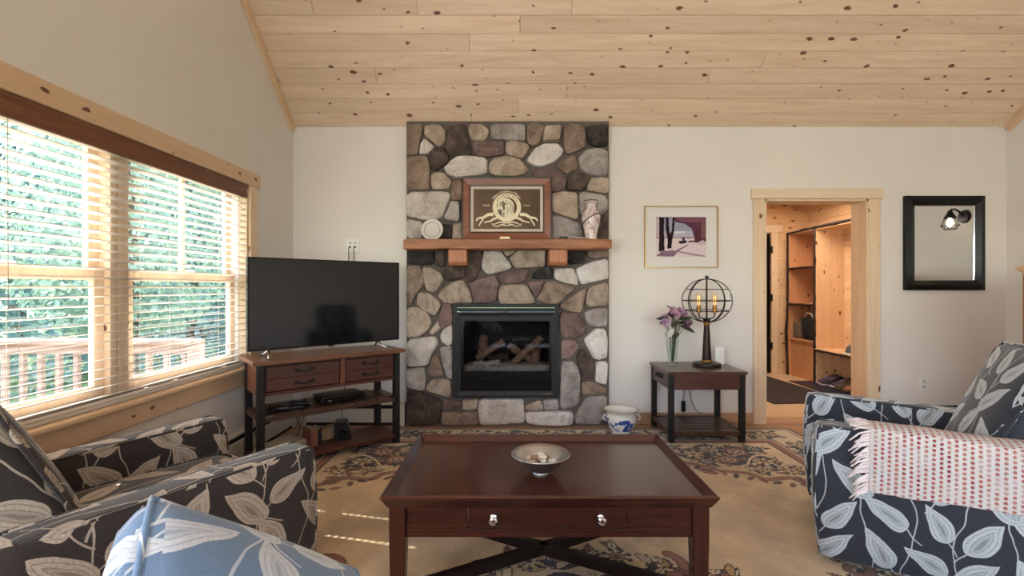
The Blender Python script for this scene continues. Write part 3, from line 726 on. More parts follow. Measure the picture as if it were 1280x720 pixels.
# insert opening
IX0, IX1, IZ0, IZ1 = -0.525, 0.418, 0.262, 1.10
def cx(x): return x + 0.036
CX0, CX1, CZ1 = cx(-0.95), cx(0.872), 2.742
bm = NB()
y0, y1 = FY - YB, -0.002
def nbox(*a): box(bm, *a)
nbox(CX0, cx(IX0), y0, y1, 0, CZ1); nbox(cx(IX1), CX1, y0, y1, 0, CZ1); nbox(cx(IX0), cx(IX1), y0, y1, 0, IZ0); nbox(cx(IX0), cx(IX1), y0, y1, IZ1, CZ1)
fin('mortar_bed', bm, M['mortar'], chim)
CROP = {'A': (504, 150, 7.5), 'B': (634, 150, 7.5), 'C': (504, 236, 7.5), 'D': (634, 236, 7.5), 'E': (504, 306, 7.5), 'F': (634, 306, 7.5), 'G': (504, 396, 5.14), 'H': (664, 396, 5.14), 'I': (580, 490, 10.667), 'P': (0, 0, 1)}
STONES = [
 ('A','b',[(35,50),(170,45),(182,90),(150,190),(140,325),(35,330)]),
 ('A','t',[(200,70),(260,50),(345,55),(390,110),(390,190),(350,245),(310,240),(270,190),(205,150)]),
 ('A','l',[(205,178),(290,250),(240,310),(155,318),(165,240)]),
 ('A','d',[(245,310),(330,262),(380,262),(425,360),(415,400),(300,475),(265,460),(255,400)]),
 ('A','d',[(405,70),(550,35),(580,60),(640,310),(620,325),(460,340),(415,310)]),
 ('A','t',[(620,60),(650,45),(740,45),(800,100),(770,185),(640,185),(620,110)]),
 ('P','g',[(613,156),(656,155.5),(656.5,177),(640,175.5),(615,174)]),
 ('A','p',[(650,220),(700,200),(930,198),(945,230),(940,325),(780,345),(670,328)]),
 ('A','l',[(388,455),(440,400),(510,347),(600,342),(783,360),(783,500),(700,523),(500,538),(420,510)]),
 ('A','b',[(35,337),(230,345),(240,400),(252,630),(220,648),(40,650)]),
 ('A','t',[(262,530),(300,497),(375,497),(450,575),(435,638),(280,645),(264,600)]),
 ('P','t',[(611,207),(618,198),(629,196),(640,196.5),(650,199.5),(660.5,212),(656,216.5),(645,219.5),(620,219.5),(612,216)]),
 ('C','l',[(38,32),(400,27),(438,50),(430,100),(370,258),(310,288),(180,283),(60,255),(35,240)]),
 ('P','b',[(566,226.5),(577,226),(577.5,250),(566,250),(565,243)]),
 ('C','g',[(440,127),(520,122),(530,308),(400,283),(387,265),(430,190)]),
 ('C','g',[(40,292),(180,312),(185,470),(40,460)]),
 ('C','k',[(200,320),(300,332),(453,342),(453,480),(250,480)]),
 ('C','t',[(470,335),(550,322),(555,478),(462,478)]),
 ('E','k',[(45,30),(280,30),(285,183),(45,185)]),
 ('E','d',[(305,30),(392,30),(388,188),(345,208),(302,180)]),
 ('E','d',[(590,30),(740,30),(748,110),(720,230),(655,345),(602,345),(582,190)]),
 ('P','l',[(606.7,312.5),(620,310.5),(625.3,313),(629.5,320.7),(635.5,326),(639.5,334),(634,337.5),(610,343),(603,336),(602.3,326)]),
 ('P','t',[(627,310),(646,309),(649,311),(637,319),(632.5,319)]),
 ('F','t',[(24,120),(120,45),(340,40),(358,60),(350,203),(200,213),(77,218),(47,170)]),
 ('F','k',[(567,45),(718,45),(718,165),(600,178),(567,150)]),
 ('F','b',[(752,50),(943,50),(943,108),(840,122),(752,118)]),
 ('F','w',[(647,227),(780,167),(938,132),(943,308),(928,318),(692,372),(662,300)]),
 ('F','l',[(442,227),(618,222),(648,300),(662,380),(540,352),(442,315)]),
 ('F','k',[(237,275),(300,227),(400,203),(423,250),(427,318),(242,316)]),
 ('P','p',[(624.5,344),(636,340.5),(659.5,337.3),(660.3,342),(656,350.3),(647,353),(634,353.5),(626.5,352.7),(624.8,349)]),
 ('F','p',[(193,350),(343,347),(285,465),(257,468)]),
 ('F','b',[(355,352),(460,344),(637,410),(520,503),(480,545),(360,550),(275,510),(302,470)]),
 ('P','t',[(625,361),(628.5,356),(657.5,356),(668.5,375),(668,379),(634,379.5),(626,379.5),(623.3,370)]),
 ('E','p',[(622,377),(720,312),(858,288),(898,370),(858,543),(670,548),(652,470)]),
 ('E','t',[(352,440),(440,372),(560,328),(617,440),(650,545),(395,545),(333,480)]),
 ('E','d',[(392,230),(450,203),(578,203),(578,308),(412,337),(387,300)]),
 ('E','t',[(188,212),(270,218),(358,272),(378,330),(300,448),(222,428),(193,300)]),
 ('E','b',[(40,197),(168,197),(183,270),(193,360),(110,478),(77,562),(37,553)]),
 ('E','t',[(142,462),(170,452),(250,462),(343,542),(347,580),(300,667),(182,598),(133,560)]),
 ('P','p',[(553.7,379.7),(564,380.3),(566,400),(563,407),(551,411),(548.5,403),(550.5,392)]),
 ('P','t',[(509,385),(521,384),(535,391.5),(539,402),(535,412.5),(523,420.5),(509,421.5)]),
 ('P','t',[(536.5,415),(549.5,399),(556,407),(541,418)]),
 ('G','l',[(242,120),(265,82),(315,42),(316,165),(290,183),(252,160)]),
 ('G','l',[(25,152),(200,127),(222,170),(178,240),(158,308),(25,322)]),
 ('G','g',[(237,202),(313,192),(313,398),(282,388),(247,270)]),
 ('G','b',[(200,244),(215,240),(252,350),(248,375),(167,383),(157,345)]),
 ('G','l',[(25,337),(128,328),(143,380),(133,463),(110,470),(25,452)]),
 ('G','t',[(153,450),(190,398),(298,408),(308,498),(290,512),(153,468)]),
 ('G','d',[(25,478),(110,484),(238,533),(243,600),(225,688),(30,698)]),
 ('G','p',[(262,532),(373,543),(375,588),(262,597)]),
 ('P','t',[(578.9,500.5),(597,499.5),(595.5,507),(594,511),(579.5,511.5)]),
 ('G','b',[(252,612),(468,608),(487,688),(262,688),(250,650)]),
 ('I','l',[(207,132),(250,97),(778,97),(792,150),(806,408),(600,416),(440,428),(222,432),(188,240)]),
 ('I','t',[(824,172),(1000,102),(1046,170),(1046,228),(824,243)]),
 ('I','g',[(1044,112),(1240,102),(1253,200),(1238,233),(1087,238)]),
 ('P','w',[(657,515.5),(668,514.5),(713.2,514.2),(716.2,520),(714.3,529.7),(697,530.9),(668,529.7),(658.3,527.7)]),
 ('H','g',[(192,292),(270,288),(298,330),(313,370),(308,540),(278,573),(202,592),(183,560)]),
 ('H','g',[(283,640),(360,518),(480,507),(488,600),(478,640),(440,688),(287,688)]),
 ('H','b',[(323,417),(400,417),(478,457),(478,493),(400,493),(328,498)]),
 ('H','w',[(417,302),(440,292),(489,292),(485,418),(470,432),(412,413)]),
 ('H','d',[(293,272),(320,204),(407,302),(388,388),(350,398),(327,370)]),
 ('H','w',[(338,147),(420,78),(470,82),(489,150),(485,258),(440,272),(402,263)]),
 ('H','p',[(197,152),(280,147),(298,190),(240,267),(192,258)]),
 ('P','p',[(700.5,390),(720.5,392),(731,405),(731,415),(722,421.5),(700.5,421)]),
 ('P','g',[(731.5,390),(745,386),(758.5,385.5),(758.7,406),(748,408),(737.5,406.5),(733,400)]),
 ('F','t',[(747,452),(782,402),(943,353),(943,557),(762,582),(738,540)]),
 ('F','b',[(503,553),(640,463),(738,402),(722,500),(688,635),(560,612),(498,580)]),
 ('B','b',[(187,62),(260,33),(338,62),(343,90),(300,212),(245,242),(202,222),(187,150)]),
 ('B','t',[(352,62),(503,57),(488,188),(430,183),(333,197)]),
 ('B','b',[(532,62),(600,42),(690,52),(723,92),(737,240),(690,277),(562,327),(533,240)]),
 ('B','k',[(748,62),(940,52),(943,238),(830,243),(782,228),(757,160)]),
 ('B','w',[(183,380),(262,272),(340,228),(470,223),(522,285),(508,328),(440,387),(330,427),(262,427)]),
 ('B','b',[(463,412),(618,333),(638,342),(667,450),(562,502),(522,480)]),
 ('B','g',[(673,350),(740,288),(830,268),(900,278),(938,302),(943,517),(790,512),(692,460)]),
 ('P','t',[(632.5,178.5),(642,177),(660,181.5),(660.7,186),(653.5,197),(650,197),(633,192.5)]),
 ('B','p',[(233,492),(300,453),(400,453),(557,550),(538,638),(480,668),(400,668),(300,600)]),
 ('B','d',[(583,522),(680,493),(767,550),(728,638),(700,658),(572,658),(563,600)]),
 ('B','t',[(783,552),(900,538),(943,552),(943,688),(762,658),(753,620)]),
 ('D','t',[(420,47),(520,28),(658,42),(663,268),(640,282),(480,228),(420,200)]),
 ('D','g',[(410,262),(480,253),(698,332),(698,480),(410,480)]),
 ('D','g',[(683,42),(730,33),(900,63),(938,110),(933,200),(880,238),(702,248),(683,180)]),
 ('D','d',[(770,258),(940,252),(943,480),(760,480)]),
]
def px2(p, crop, Y=4.30):
    ox, oy, s = CROP[crop]; x = ox + p[0] / s; y = oy + p[1] / s
    return ((x - 640) * Y / 600 + 0.036, 1.24 - (y - 360) * Y / 600)
srg = random.Random(11)
for crop, cl, pts in STONES:
    P = [Vector(px2(p, crop)) for p in pts]
    c = sum(P, Vector((0, 0))) / len(P)
    P = [c + (p - c) * (1 + 0.008 / max(0.03, (p - c).length)) for p in P]
    # soften the corners once, then raise the outline in three rings
    Q = []
    for i in range(len(P)):
        a, b = P[i], P[(i + 1) % len(P)]
        Q += [a.lerp(b, 0.13), a.lerp(b, 0.87)]
    proud = 0.046 + srg.uniform(-0.012, 0.016); face = FY - YB
    bm = NB(); rings = []
    for inset, d in ((1.0, -0.001), (0.985, 0.66), (0.93, 0.95), (0.6, 1.0)):
        rings.append([bm.verts.new((c.x + (q.x - c.x) * inset + srg.uniform(-.0025, .0025), face - max(0, proud * d + (srg.uniform(-.005, .005) if d > 0.5 else 0)), c.y + (q.y - c.y) * inset + srg.uniform(-.0025, .0025))) for q in Q])
    n = len(Q)
    for a, b in zip(rings[:-1], rings[1:]):
        for k in range(n): bm.faces.new((a[k], a[(k + 1) % n], b[(k + 1) % n], b[k]))
    top = bm.verts.new((c.x, face - proud + srg.uniform(-.004, .004), c.y))
    for k in range(n): bm.faces.new((rings[-1][k], rings[-1][(k + 1) % n], top))
    o = fin('stone', bm, ST[cl], chim, smooth=True, auto=60)

# gas fireplace insert
ins = thing('fireplace_insert', ((IX0 + IX1) / 2, 4.33, IZ0), 0, 'black metal gas fireplace insert with glass front set in the stones', 'fireplace')
hw, ih = (IX1 - IX0) / 2, IZ1 - IZ0
fr_m = plain('charcoal_steel', srgb(34, 33, 34), 0.5, 0.0, spec=0.3)
bm = NB(); ring_rect(bm, -hw, hw, 0, ih, 0.035, -0.06, 0.0); fin('outer_surround', bm, M['black_metal'], ins)
bm = NB(); ring_rect(bm, -hw + 0.03, hw - 0.03, 0.025, ih - 0.075, 0.035, -0.072, -0.01, 0.012); fin('door_frame', bm, fr_m, ins)
fin('upper_louver', B(-hw + 0.035, hw - 0.035, -0.066, -0.02, ih - 0.068, ih - 0.038, 0.006), fr_m, ins)
fin('louver_latch', B(-0.03, 0.03, -0.07, -0.06, ih - 0.074, ih - 0.066), M['black_plastic'], ins)
bm = NB(); gx0, gx1, gz0, gz1 = -hw + 0.092, hw - 0.085, 0.235, ih - 0.155
box(bm, -hw + 0.06, gx0, -0.045, -0.02, 0.055, ih - 0.105); box(bm, gx1, hw - 0.06, -0.045, -0.02, 0.055, ih - 0.105)
box(bm, gx0, gx1, -0.045, -0.02, 0.055, 0.145); box(bm, gx0, gx1, -0.047, -0.02, 0.15, gz0); box(bm, gx0, gx1, -0.045, -0.02, gz1, ih - 0.105)
fin('face_panel', bm, M['black_satin'], ins)
fin('pane', B(gx0, gx1, -0.038, -0.034, gz0, gz1), glassy('fireplace_glass', (0.88, 0.88, 0.88, 1), 0.07), ins)
bm = NB(); fb = plain('firebox_black', srgb(24, 22, 22), 0.9)
box(bm, gx0 - 0.04, gx1 + 0.04, 0.42, 0.44, 0.1, gz1 + 0.06); box(bm, gx0 - 0.05, gx0 - 0.04, -0.02, 0.44, 0.1, gz1 + 0.06); box(bm, gx1 + 0.04, gx1 + 0.05, -0.02, 0.44, 0.1, gz1 + 0.06)
box(bm, gx0 - 0.05, gx1 + 0.05, -0.02, 0.44, 0.1, gz0 - 0.01); box(bm, gx0 - 0.05, gx1 + 0.05, -0.02, 0.44, gz1 + 0.06, gz1 + 0.08)
fin('firebox', bm, fb, ins)
emb = M['ember'] = plain('ember_bed', srgb(150, 146, 146), 0.95, var=0.35, scale=60, bump=0.8)
bm = soft_box(0.78, 0.24, 0.07, 0.03, n=8, c=(0.02, 0.14, gz0 + 0.01)); erg = random.Random(5)
for v in bm.verts: v.co += Vector((erg.uniform(-.008, .008), erg.uniform(-.008, .008), erg.uniform(-.01, .012)))
fin('ember_bed', bm, emb, ins, smooth=True)
logm = plain('ceramic_log', srgb(122, 92, 76), 0.95, var=0.25, scale=25, bump=0.9); logd = plain('charred_log', srgb(62, 48, 44), 0.95, var=0.3, scale=25, bump=0.9)
def log(a, b, r, m):
    bm = NB(); pts = [Vector(a).lerp(Vector(b), k / 7) + Vector((erg.uniform(-.006, .006), 0, erg.uniform(-.008, .008))) for k in range(8)]
    tube(bm, pts, [r * erg.uniform(0.86, 1.14) for _ in pts], 9); fin('log', bm, m, ins, smooth=True, auto=50)
gz = gz0 + 0.04
log((-0.24, 0.20, gz + 0.03), (-0.20, 0.16, gz + 0.26), 0.036, logm); log((-0.27, 0.17, gz + 0.05), (-0.02, 0.12, gz + 0.21), 0.034, logm); log((-0.18, 0.22, gz + 0.03), (0.02, 0.24, gz + 0.05), 0.04, logd)
log((0.06, 0.10, gz + 0.0), (0.33, 0.16, gz + 0.24), 0.034, logm); log((0.02, 0.22, gz + 0.16), (0.26, 0.20, gz + 0.02), 0.036, logm); log((0.27, 0.18, gz - 0.01), (0.27, 0.17, gz + 0.14), 0.05, logm); log((-0.3, 0.08, gz), (-0.05, 0.07, gz + 0.02), 0.028, emb)
fin('brand_plate', B(hw - 0.13, hw - 0.065, -0.076, -0.070, 0.034, 0.042), M['chrome'], ins)

# mantel shelf with two corbels
man = thing('mantel_shelf', (-0.036, 4.30, 1.57), 0, 'rough-hewn reddish timber mantel shelf on the stone chimney', 'shelf')
M['mantel'] = wood('mantel_timber', srgb(118, 72, 48), srgb(178, 122, 86), 'x', 0.5, fine=0.8, knots=0.25, var=0.0, bump=0.3)
M['mantel_end'] = wood('corbel_timber', srgb(160, 98, 66), srgb(192, 130, 92), 'z', 0.5, var=0.0, bump=0.2)
bm = soft_box(1.775, 0.235, 0.088, 0.018, n=22, c=(0, -0.118, 0.044)); mr = random.Random(2)
for v in bm.verts:
    nz = math.sin(v.co.x * 9) * 0.003 + math.sin(v.co.x * 23 + 1) * 0.0025 + mr.uniform(-.0015, .0015)
    if v.co.y < -0.2: v.co.y += nz * 1.5 - 0.004 * math.cos(v.co.z * 60)
    if v.co.z < 0.02: v.co.z += nz
fin('beam', bm, M['mantel'], man, smooth=True, auto=60)
for xc in (-0.465 + 0.036, 0.385 + 0.036 + 0.012):
    bm = NB(); h2 = 0.078
    prism(bm, [(-0.20, 0.0), (-0.20, -0.108), (-0.175, -0.135), (0.012, -0.135), (0.012, 0.0)], 'x', xc - h2, xc + h2)
    bmesh.ops.bevel(bm, geom=list(bm.edges), offset=0.004, segments=1, affect='EDGES')
    fin('corbel', bm, M['mantel_end'], man)
MT = 1.658
# framed etched mirror with the lion emblem
fm = thing('framed_mirror', (-0.046, 4.262, MT), 0, 'wood-framed gold-etched mirror with lion emblem standing on the mantel', 'mirror'); fm.rotation_euler = (R(-2.5), 0, 0)
fwid, fhei = 0.80, 0.565; h2 = fwid / 2
red = wood('frame_redwood', srgb(114, 66, 46), srgb(148, 90, 64), 'x', 0.35, var=0.0); dk = plain('frame_dark', srgb(58, 40, 30), 0.4); lin = plain('frame_liner', srgb(206, 194, 180), 0.8)
bm = NB(); ring_rect(bm, -h2, h2, 0, fhei, 0.018, -0.032, 0, 0.004); fin('outer_edge', bm, dk, fm)
bm = NB(); ring_rect(bm, -h2 + 0.016, h2 - 0.016, 0.016, fhei - 0.016, 0.05, -0.036, 0, 0.010); fin('frame', bm, red, fm)
bm = NB(); ring_rect(bm, -h2 + 0.064, h2 - 0.064, 0.064, fhei - 0.064, 0.016, -0.026, 0, 0.004); fin('inner_edge', bm, dk, fm)
bm = NB(); ring_rect(bm, -h2 + 0.078, h2 - 0.078, 0.078, fhei - 0.078, 0.026, -0.02, 0, 0.006); fin('liner', bm, lin, fm)
mg = plain('smoked_mirror', srgb(100, 93, 87), 0.06, 1.0, var=0.12, scale=6)
fin('mirror_glass', B(-h2 + 0.10, h2 - 0.10, -0.010, -0.006, 0.10, fhei - 0.10), mg, fm)
# emblem, drawn flat on the glass (photo pixels of the mirror area map to metres)
gold = plain('etched_gold', srgb(232, 220, 190), 0.5, 0.0, var=0.05); dkl = plain('etched_dark', srgb(78, 66, 56), 0.5)
EM = lambda x, y: ((x - 405) / 9.6 * 0.00708, fhei / 2 + 0.012 + (360 - y) / 9.6 * 0.00708)
def flat(bm, pts, y):
    vs = [bm.verts.new((u, y, v)) for u, v in pts]; bm.faces.new(vs)
def annulus(bm, c, r0, r1, y, a0=0, a1=360, n=48, sx=1.0):
    P = []
    for k in range(n + 1):
        a = R(a0 + (a1 - a0) * k / n); P.append((math.cos(a) * sx, math.sin(a)))
    for (ca, sa), (cb, sb_) in zip(P[:-1], P[1:]):
        flat(bm, [(c[0] + r0 * ca, c[1] + r0 * sa), (c[0] + r1 * ca, c[1] + r1 * sa), (c[0] + r1 * cb, c[1] + r1 * sb_), (c[0] + r0 * cb, c[1] + r0 * sb_)], y)
def stroke(bm, pts, w0, w1, y, n=14):
    """smooth tapering stroke through control points"""
    P = [Vector(p) for p in pts]; S = []
    for i in range(len(P) - 1):
        a = P[max(i - 1, 0)]; b = P[i]; c = P[i + 1]; d = P[min(i + 2, len(P) - 1)]
        for k in range(n):
            t = k / n; S.append(0.5 * ((2 * b) + (c - a) * t + (2 * a - 5 * b + 4 * c - d) * t * t + (3 * b - a - 3 * c + d) * t ** 3))
    S.append(P[-1]); prev = None
    for i, p in enumerate(S):
        t = (S[min(i + 1, len(S) - 1)] - S[max(i - 1, 0)]).normalized(); q = Vector((-t.y, t.x)); w_ = w0 + (w1 - w0) * i / (len(S) - 1)
        cur = (p + q * w_, p - q * w_)
        if prev: flat(bm, [tuple(prev[0]), tuple(prev[1]), tuple(cur[1]), tuple(cur[0])], y)
        prev = cur
px = 0.00708 / 9.6
bm = NB(); c0 = EM(405, 355)
annulus(bm, c0, 122 * px, 172 * px, -0.0108)
# ribbons of film on either side
for s in (-1, 1):
    m = lambda x, y: EM(405 + s * (x - 405), y)
    stroke(bm, [m(565, 440), m(630, 445), m(690, 480), m(745, 485), m(775, 520)], 22 * px, 8 * px, -0.0108)
    stroke(bm, [m(520, 480), m(570, 500), m(600, 520), m(680, 540)], 16 * px, 6 * px, -0.0108)
    stroke(bm, [m(430, 545), m(490, 535), m(560, 560), m(590, 550)], 9 * px, 3 * px, -0.0108)
    stroke(bm, [m(410, 575), m(470, 565), m(520, 585), m(580, 575)], 8 * px, 3 * px, -0.0108)
    stroke(bm, [m(690, 500), m(720, 540), m(740, 580)], 10 * px, 5 * px, -0.0108)
annulus(bm, EM(405, 510), 26 * px, 42 * px, -0.0112, n=24); annulus(bm, EM(405, 510), 0.0, 14 * px, -0.0112, n=16)
# lion head in profile: mane and face
flat(bm, [EM(x, y) for x, y in [(300, 300), (320, 265), (355, 245), (400, 240), (445, 258), (480, 290), (492, 330), (488, 390), (492, 430), (470, 470), (430, 480), (380, 470), (350, 450), (330, 400), (300, 410), (282, 380), (290, 340)]], -0.0108)
fin('emblem', bm, gold, fm, recalc=False)
bm = NB()
for pts, w0, w1 in (([(365, 280), (350, 320), (365, 360), (355, 400)], 9, 5), ([(375, 300), (372, 350), (385, 390)], 12, 4), ([(400, 270), (392, 300), (398, 330)], 5, 3), ([(440, 290), (455, 330), (450, 380), (458, 430)], 4, 3),
                    ([(300, 385), (325, 395), (340, 420)], 12, 10), ([(410, 350), (420, 390), (410, 430)], 4, 3), ([(340, 290), (325, 320), (322, 350)], 5, 3), ([(430, 300), (412, 312), (405, 325)], 4, 2), ([(375, 420), (365, 440), (372, 455)], 8, 4), ([(470, 330), (474, 380), (470, 420)], 3, 2)):
    stroke(bm, [EM(*p) for p in pts], w0 * px, w1 * px, -0.0113, 6)
fin('emblem_lines', bm, dkl, fm, recalc=False)
def glyphs(name, text, size, place, m, parent, y, italic=0.0):
    """flat letters set with their own widths: place(t) -> (x, z, angle) for t from 0 to 1 along the line"""
    bm = NB(); ms = []; adv = []
    for ch in text:
        cu = bpy.data.curves.new('glyph', 'FONT'); cu.body = ch; cu.size = size; cu.shear = italic; cu.resolution_u = 3
        ob = bpy.data.objects.new('glyph', cu); COL.objects.link(ob)
        me = bpy.data.meshes.new_from_object(ob.evaluated_get(bpy.context.evaluated_depsgraph_get()))
        xs_ = [v.co.x for v in me.vertices]; ms.append((me, (min(xs_) + max(xs_)) / 2 if xs_ else 0)); adv.append((max(xs_) - min(xs_) + 0.13 * size) if xs_ else 0.32 * size)
        bpy.data.objects.remove(ob); bpy.data.curves.remove(cu)
    tot = sum(adv); run = 0
    for (me, mid_), a_ in zip(ms, adv):
        x, z, a = place((run + a_ / 2) / tot); run += a_; ca, sa = math.cos(a), math.sin(a)
        base = len(bm.verts); bm.from_mesh(me); bm.verts.ensure_lookup_table()
        for v in bm.verts[base:]:
            u, w_ = v.co.x - mid_, v.co.y; v.co = Vector((x + u * ca - w_ * sa, y, z + u * sa + w_ * ca))
        bpy.data.meshes.remove(me)
    return fin(name, bm, m, parent, recalc=False)
def arc(c, r, a0, a1):
    def f(t):
        a = a0 + (a1 - a0) * t; return c[0] + r * math.cos(R(a)), c[1] + r * math.sin(R(a)), R(a - 90)
    return f
glyphs('lettering', 'Metro Goldwyn Mayer', 0.034, arc(c0, 181 * px, 148, 32), gold, fm, -0.0112, 0.15)
glyphs('lettering', 'ARS GRATIA ARTIS', 0.024, arc(c0, 136 * px, 150, 30), dkl, fm, -0.0114)
lin_ = lambda x0, x1, y: (lambda t: (EM(x0 + (x1 - x0) * t, y)[0], EM(0, y)[1], 0.0))
glyphs('lettering', 'TRADE', 0.021, lin_(112, 196, 342), gold, fm, -0.0112); glyphs('lettering', 'MARK', 0.021, lin_(606, 690, 342), gold, fm, -0.0112)
# small things on the mantel
t = thing('display_plate', (-0.70, 4.215, MT + 0.092), 0, 'small white rimmed plate propped on the left end of the mantel', 'plate')
Mx = Matrix.Rotation(R(80), 4, 'X'); wc = plain('white_china', srgb(206, 200, 194), 0.3, var=0.02)
bm = NB(); lathe(bm, [(0.004, -0.012), (0.055, -0.012), (0.066, -0.002), (0.095, 0.006), (0.096, 0.010), (0.064, 0.004), (0.052, -0.006), (0.003, -0.006)], 36, M=Mx); fin('dish', bm, wc, t, smooth=True, auto=40)
bm = NB(); lathe(bm, [(0.066, 0.006), (0.07, 0.0075), (0.07, 0.0065)], 36, M=Mx, cap0=False, cap1=False); fin('grey_band', bm, plain('grey_glaze', srgb(120, 118, 118), 0.3), t, smooth=True)
fin('stand', B(-0.04, 0.04, -0.02, 0.06, -0.094, -0.084, 0.002), M['black_metal'], t)
pv = NT('painted_porcelain'); v = pv.coords((1, 1, 1), False); nz = pv.noise(v, 14, 3, 0.6, 1.2)
pv.set(Base_Color=pv.ramp(nz, [(0.40, srgb(214, 196, 194)), (0.52, srgb(222, 206, 202)), (0.55, srgb(120, 100, 104)), (0.58, srgb(206, 176, 174)), (0.66, srgb(190, 184, 190)), (0.70, srgb(96, 84, 92))]), Roughness=0.15)
t = thing('porcelain_vase', (0.688, 4.18, MT), 0, 'tall pink and white painted porcelain vase at the right end of the mantel', 'vase')
bm = NB(); lathe(bm, [(0.05, 0.0), (0.052, 0.012), (0.05, 0.03), (0.062, 0.09), (0.078, 0.16), (0.082, 0.205), (0.074, 0.235), (0.05, 0.258), (0.04, 0.275), (0.039, 0.305), (0.045, 0.325), (0.060, 0.336), (0.060, 0.342), (0.046, 0.335), (0.034, 0.31), (0.034, 0.28)], 32); fin('body', bm, pv.m, t, smooth=True, auto=60)
bm = NB(); lathe(bm, [(0.0605, 0.335), (0.062, 0.339), (0.0605, 0.343)], 32, cap0=False, cap1=False); fin('rim', bm, plain('dark_glaze', srgb(84, 66, 60), 0.25), t, smooth=True)
bm = NB(); tube(bm, [(0.081 * math.cos(a), 0.081 * math.sin(a), 0.17 + 0.055 * math.sin(a * 1 + 2.2)) for a in [2 * math.pi * k / 40 for k in range(40)]], 0.006, 6, True); fin('painted_band', bm, plain('grey_mauve_glaze', srgb(104, 92, 104), 0.2), t, smooth=True)
bm = NB(); lathe(bm, [(0.004, 0), (0.055, 0.002), (0.07, 0.010), (0.069, 0.013), (0.05, 0.006), (0.003, 0.005)], 28)
o = fin('saucer', bm, wc, None, smooth=True, auto=40, loc=(0.59, 4.13, MT)); tag(o, 'flat white saucer on the mantel beside the porcelain vase', 'saucer')
o = fin('remote_control', soft_box(0.07, 0.03, 0.022, 0.006, n=4, c=(0, 0, 0.011)), M['black_plastic'], None, smooth=True, loc=(0.44, 4.10, MT)); tag(o, 'tiny black box on the mantel right of the framed mirror', 'box')
o = fin('name_plaque', B(-0.045, 0.045, -0.01, 0.01, 0, 0.022, 0.003), plain('pale_brass', srgb(220, 198, 160), 0.4, 0.3), None, loc=(-0.06, 4.115, MT)); tag(o, 'small pale plaque on the mantel edge below the framed mirror', 'plaque')
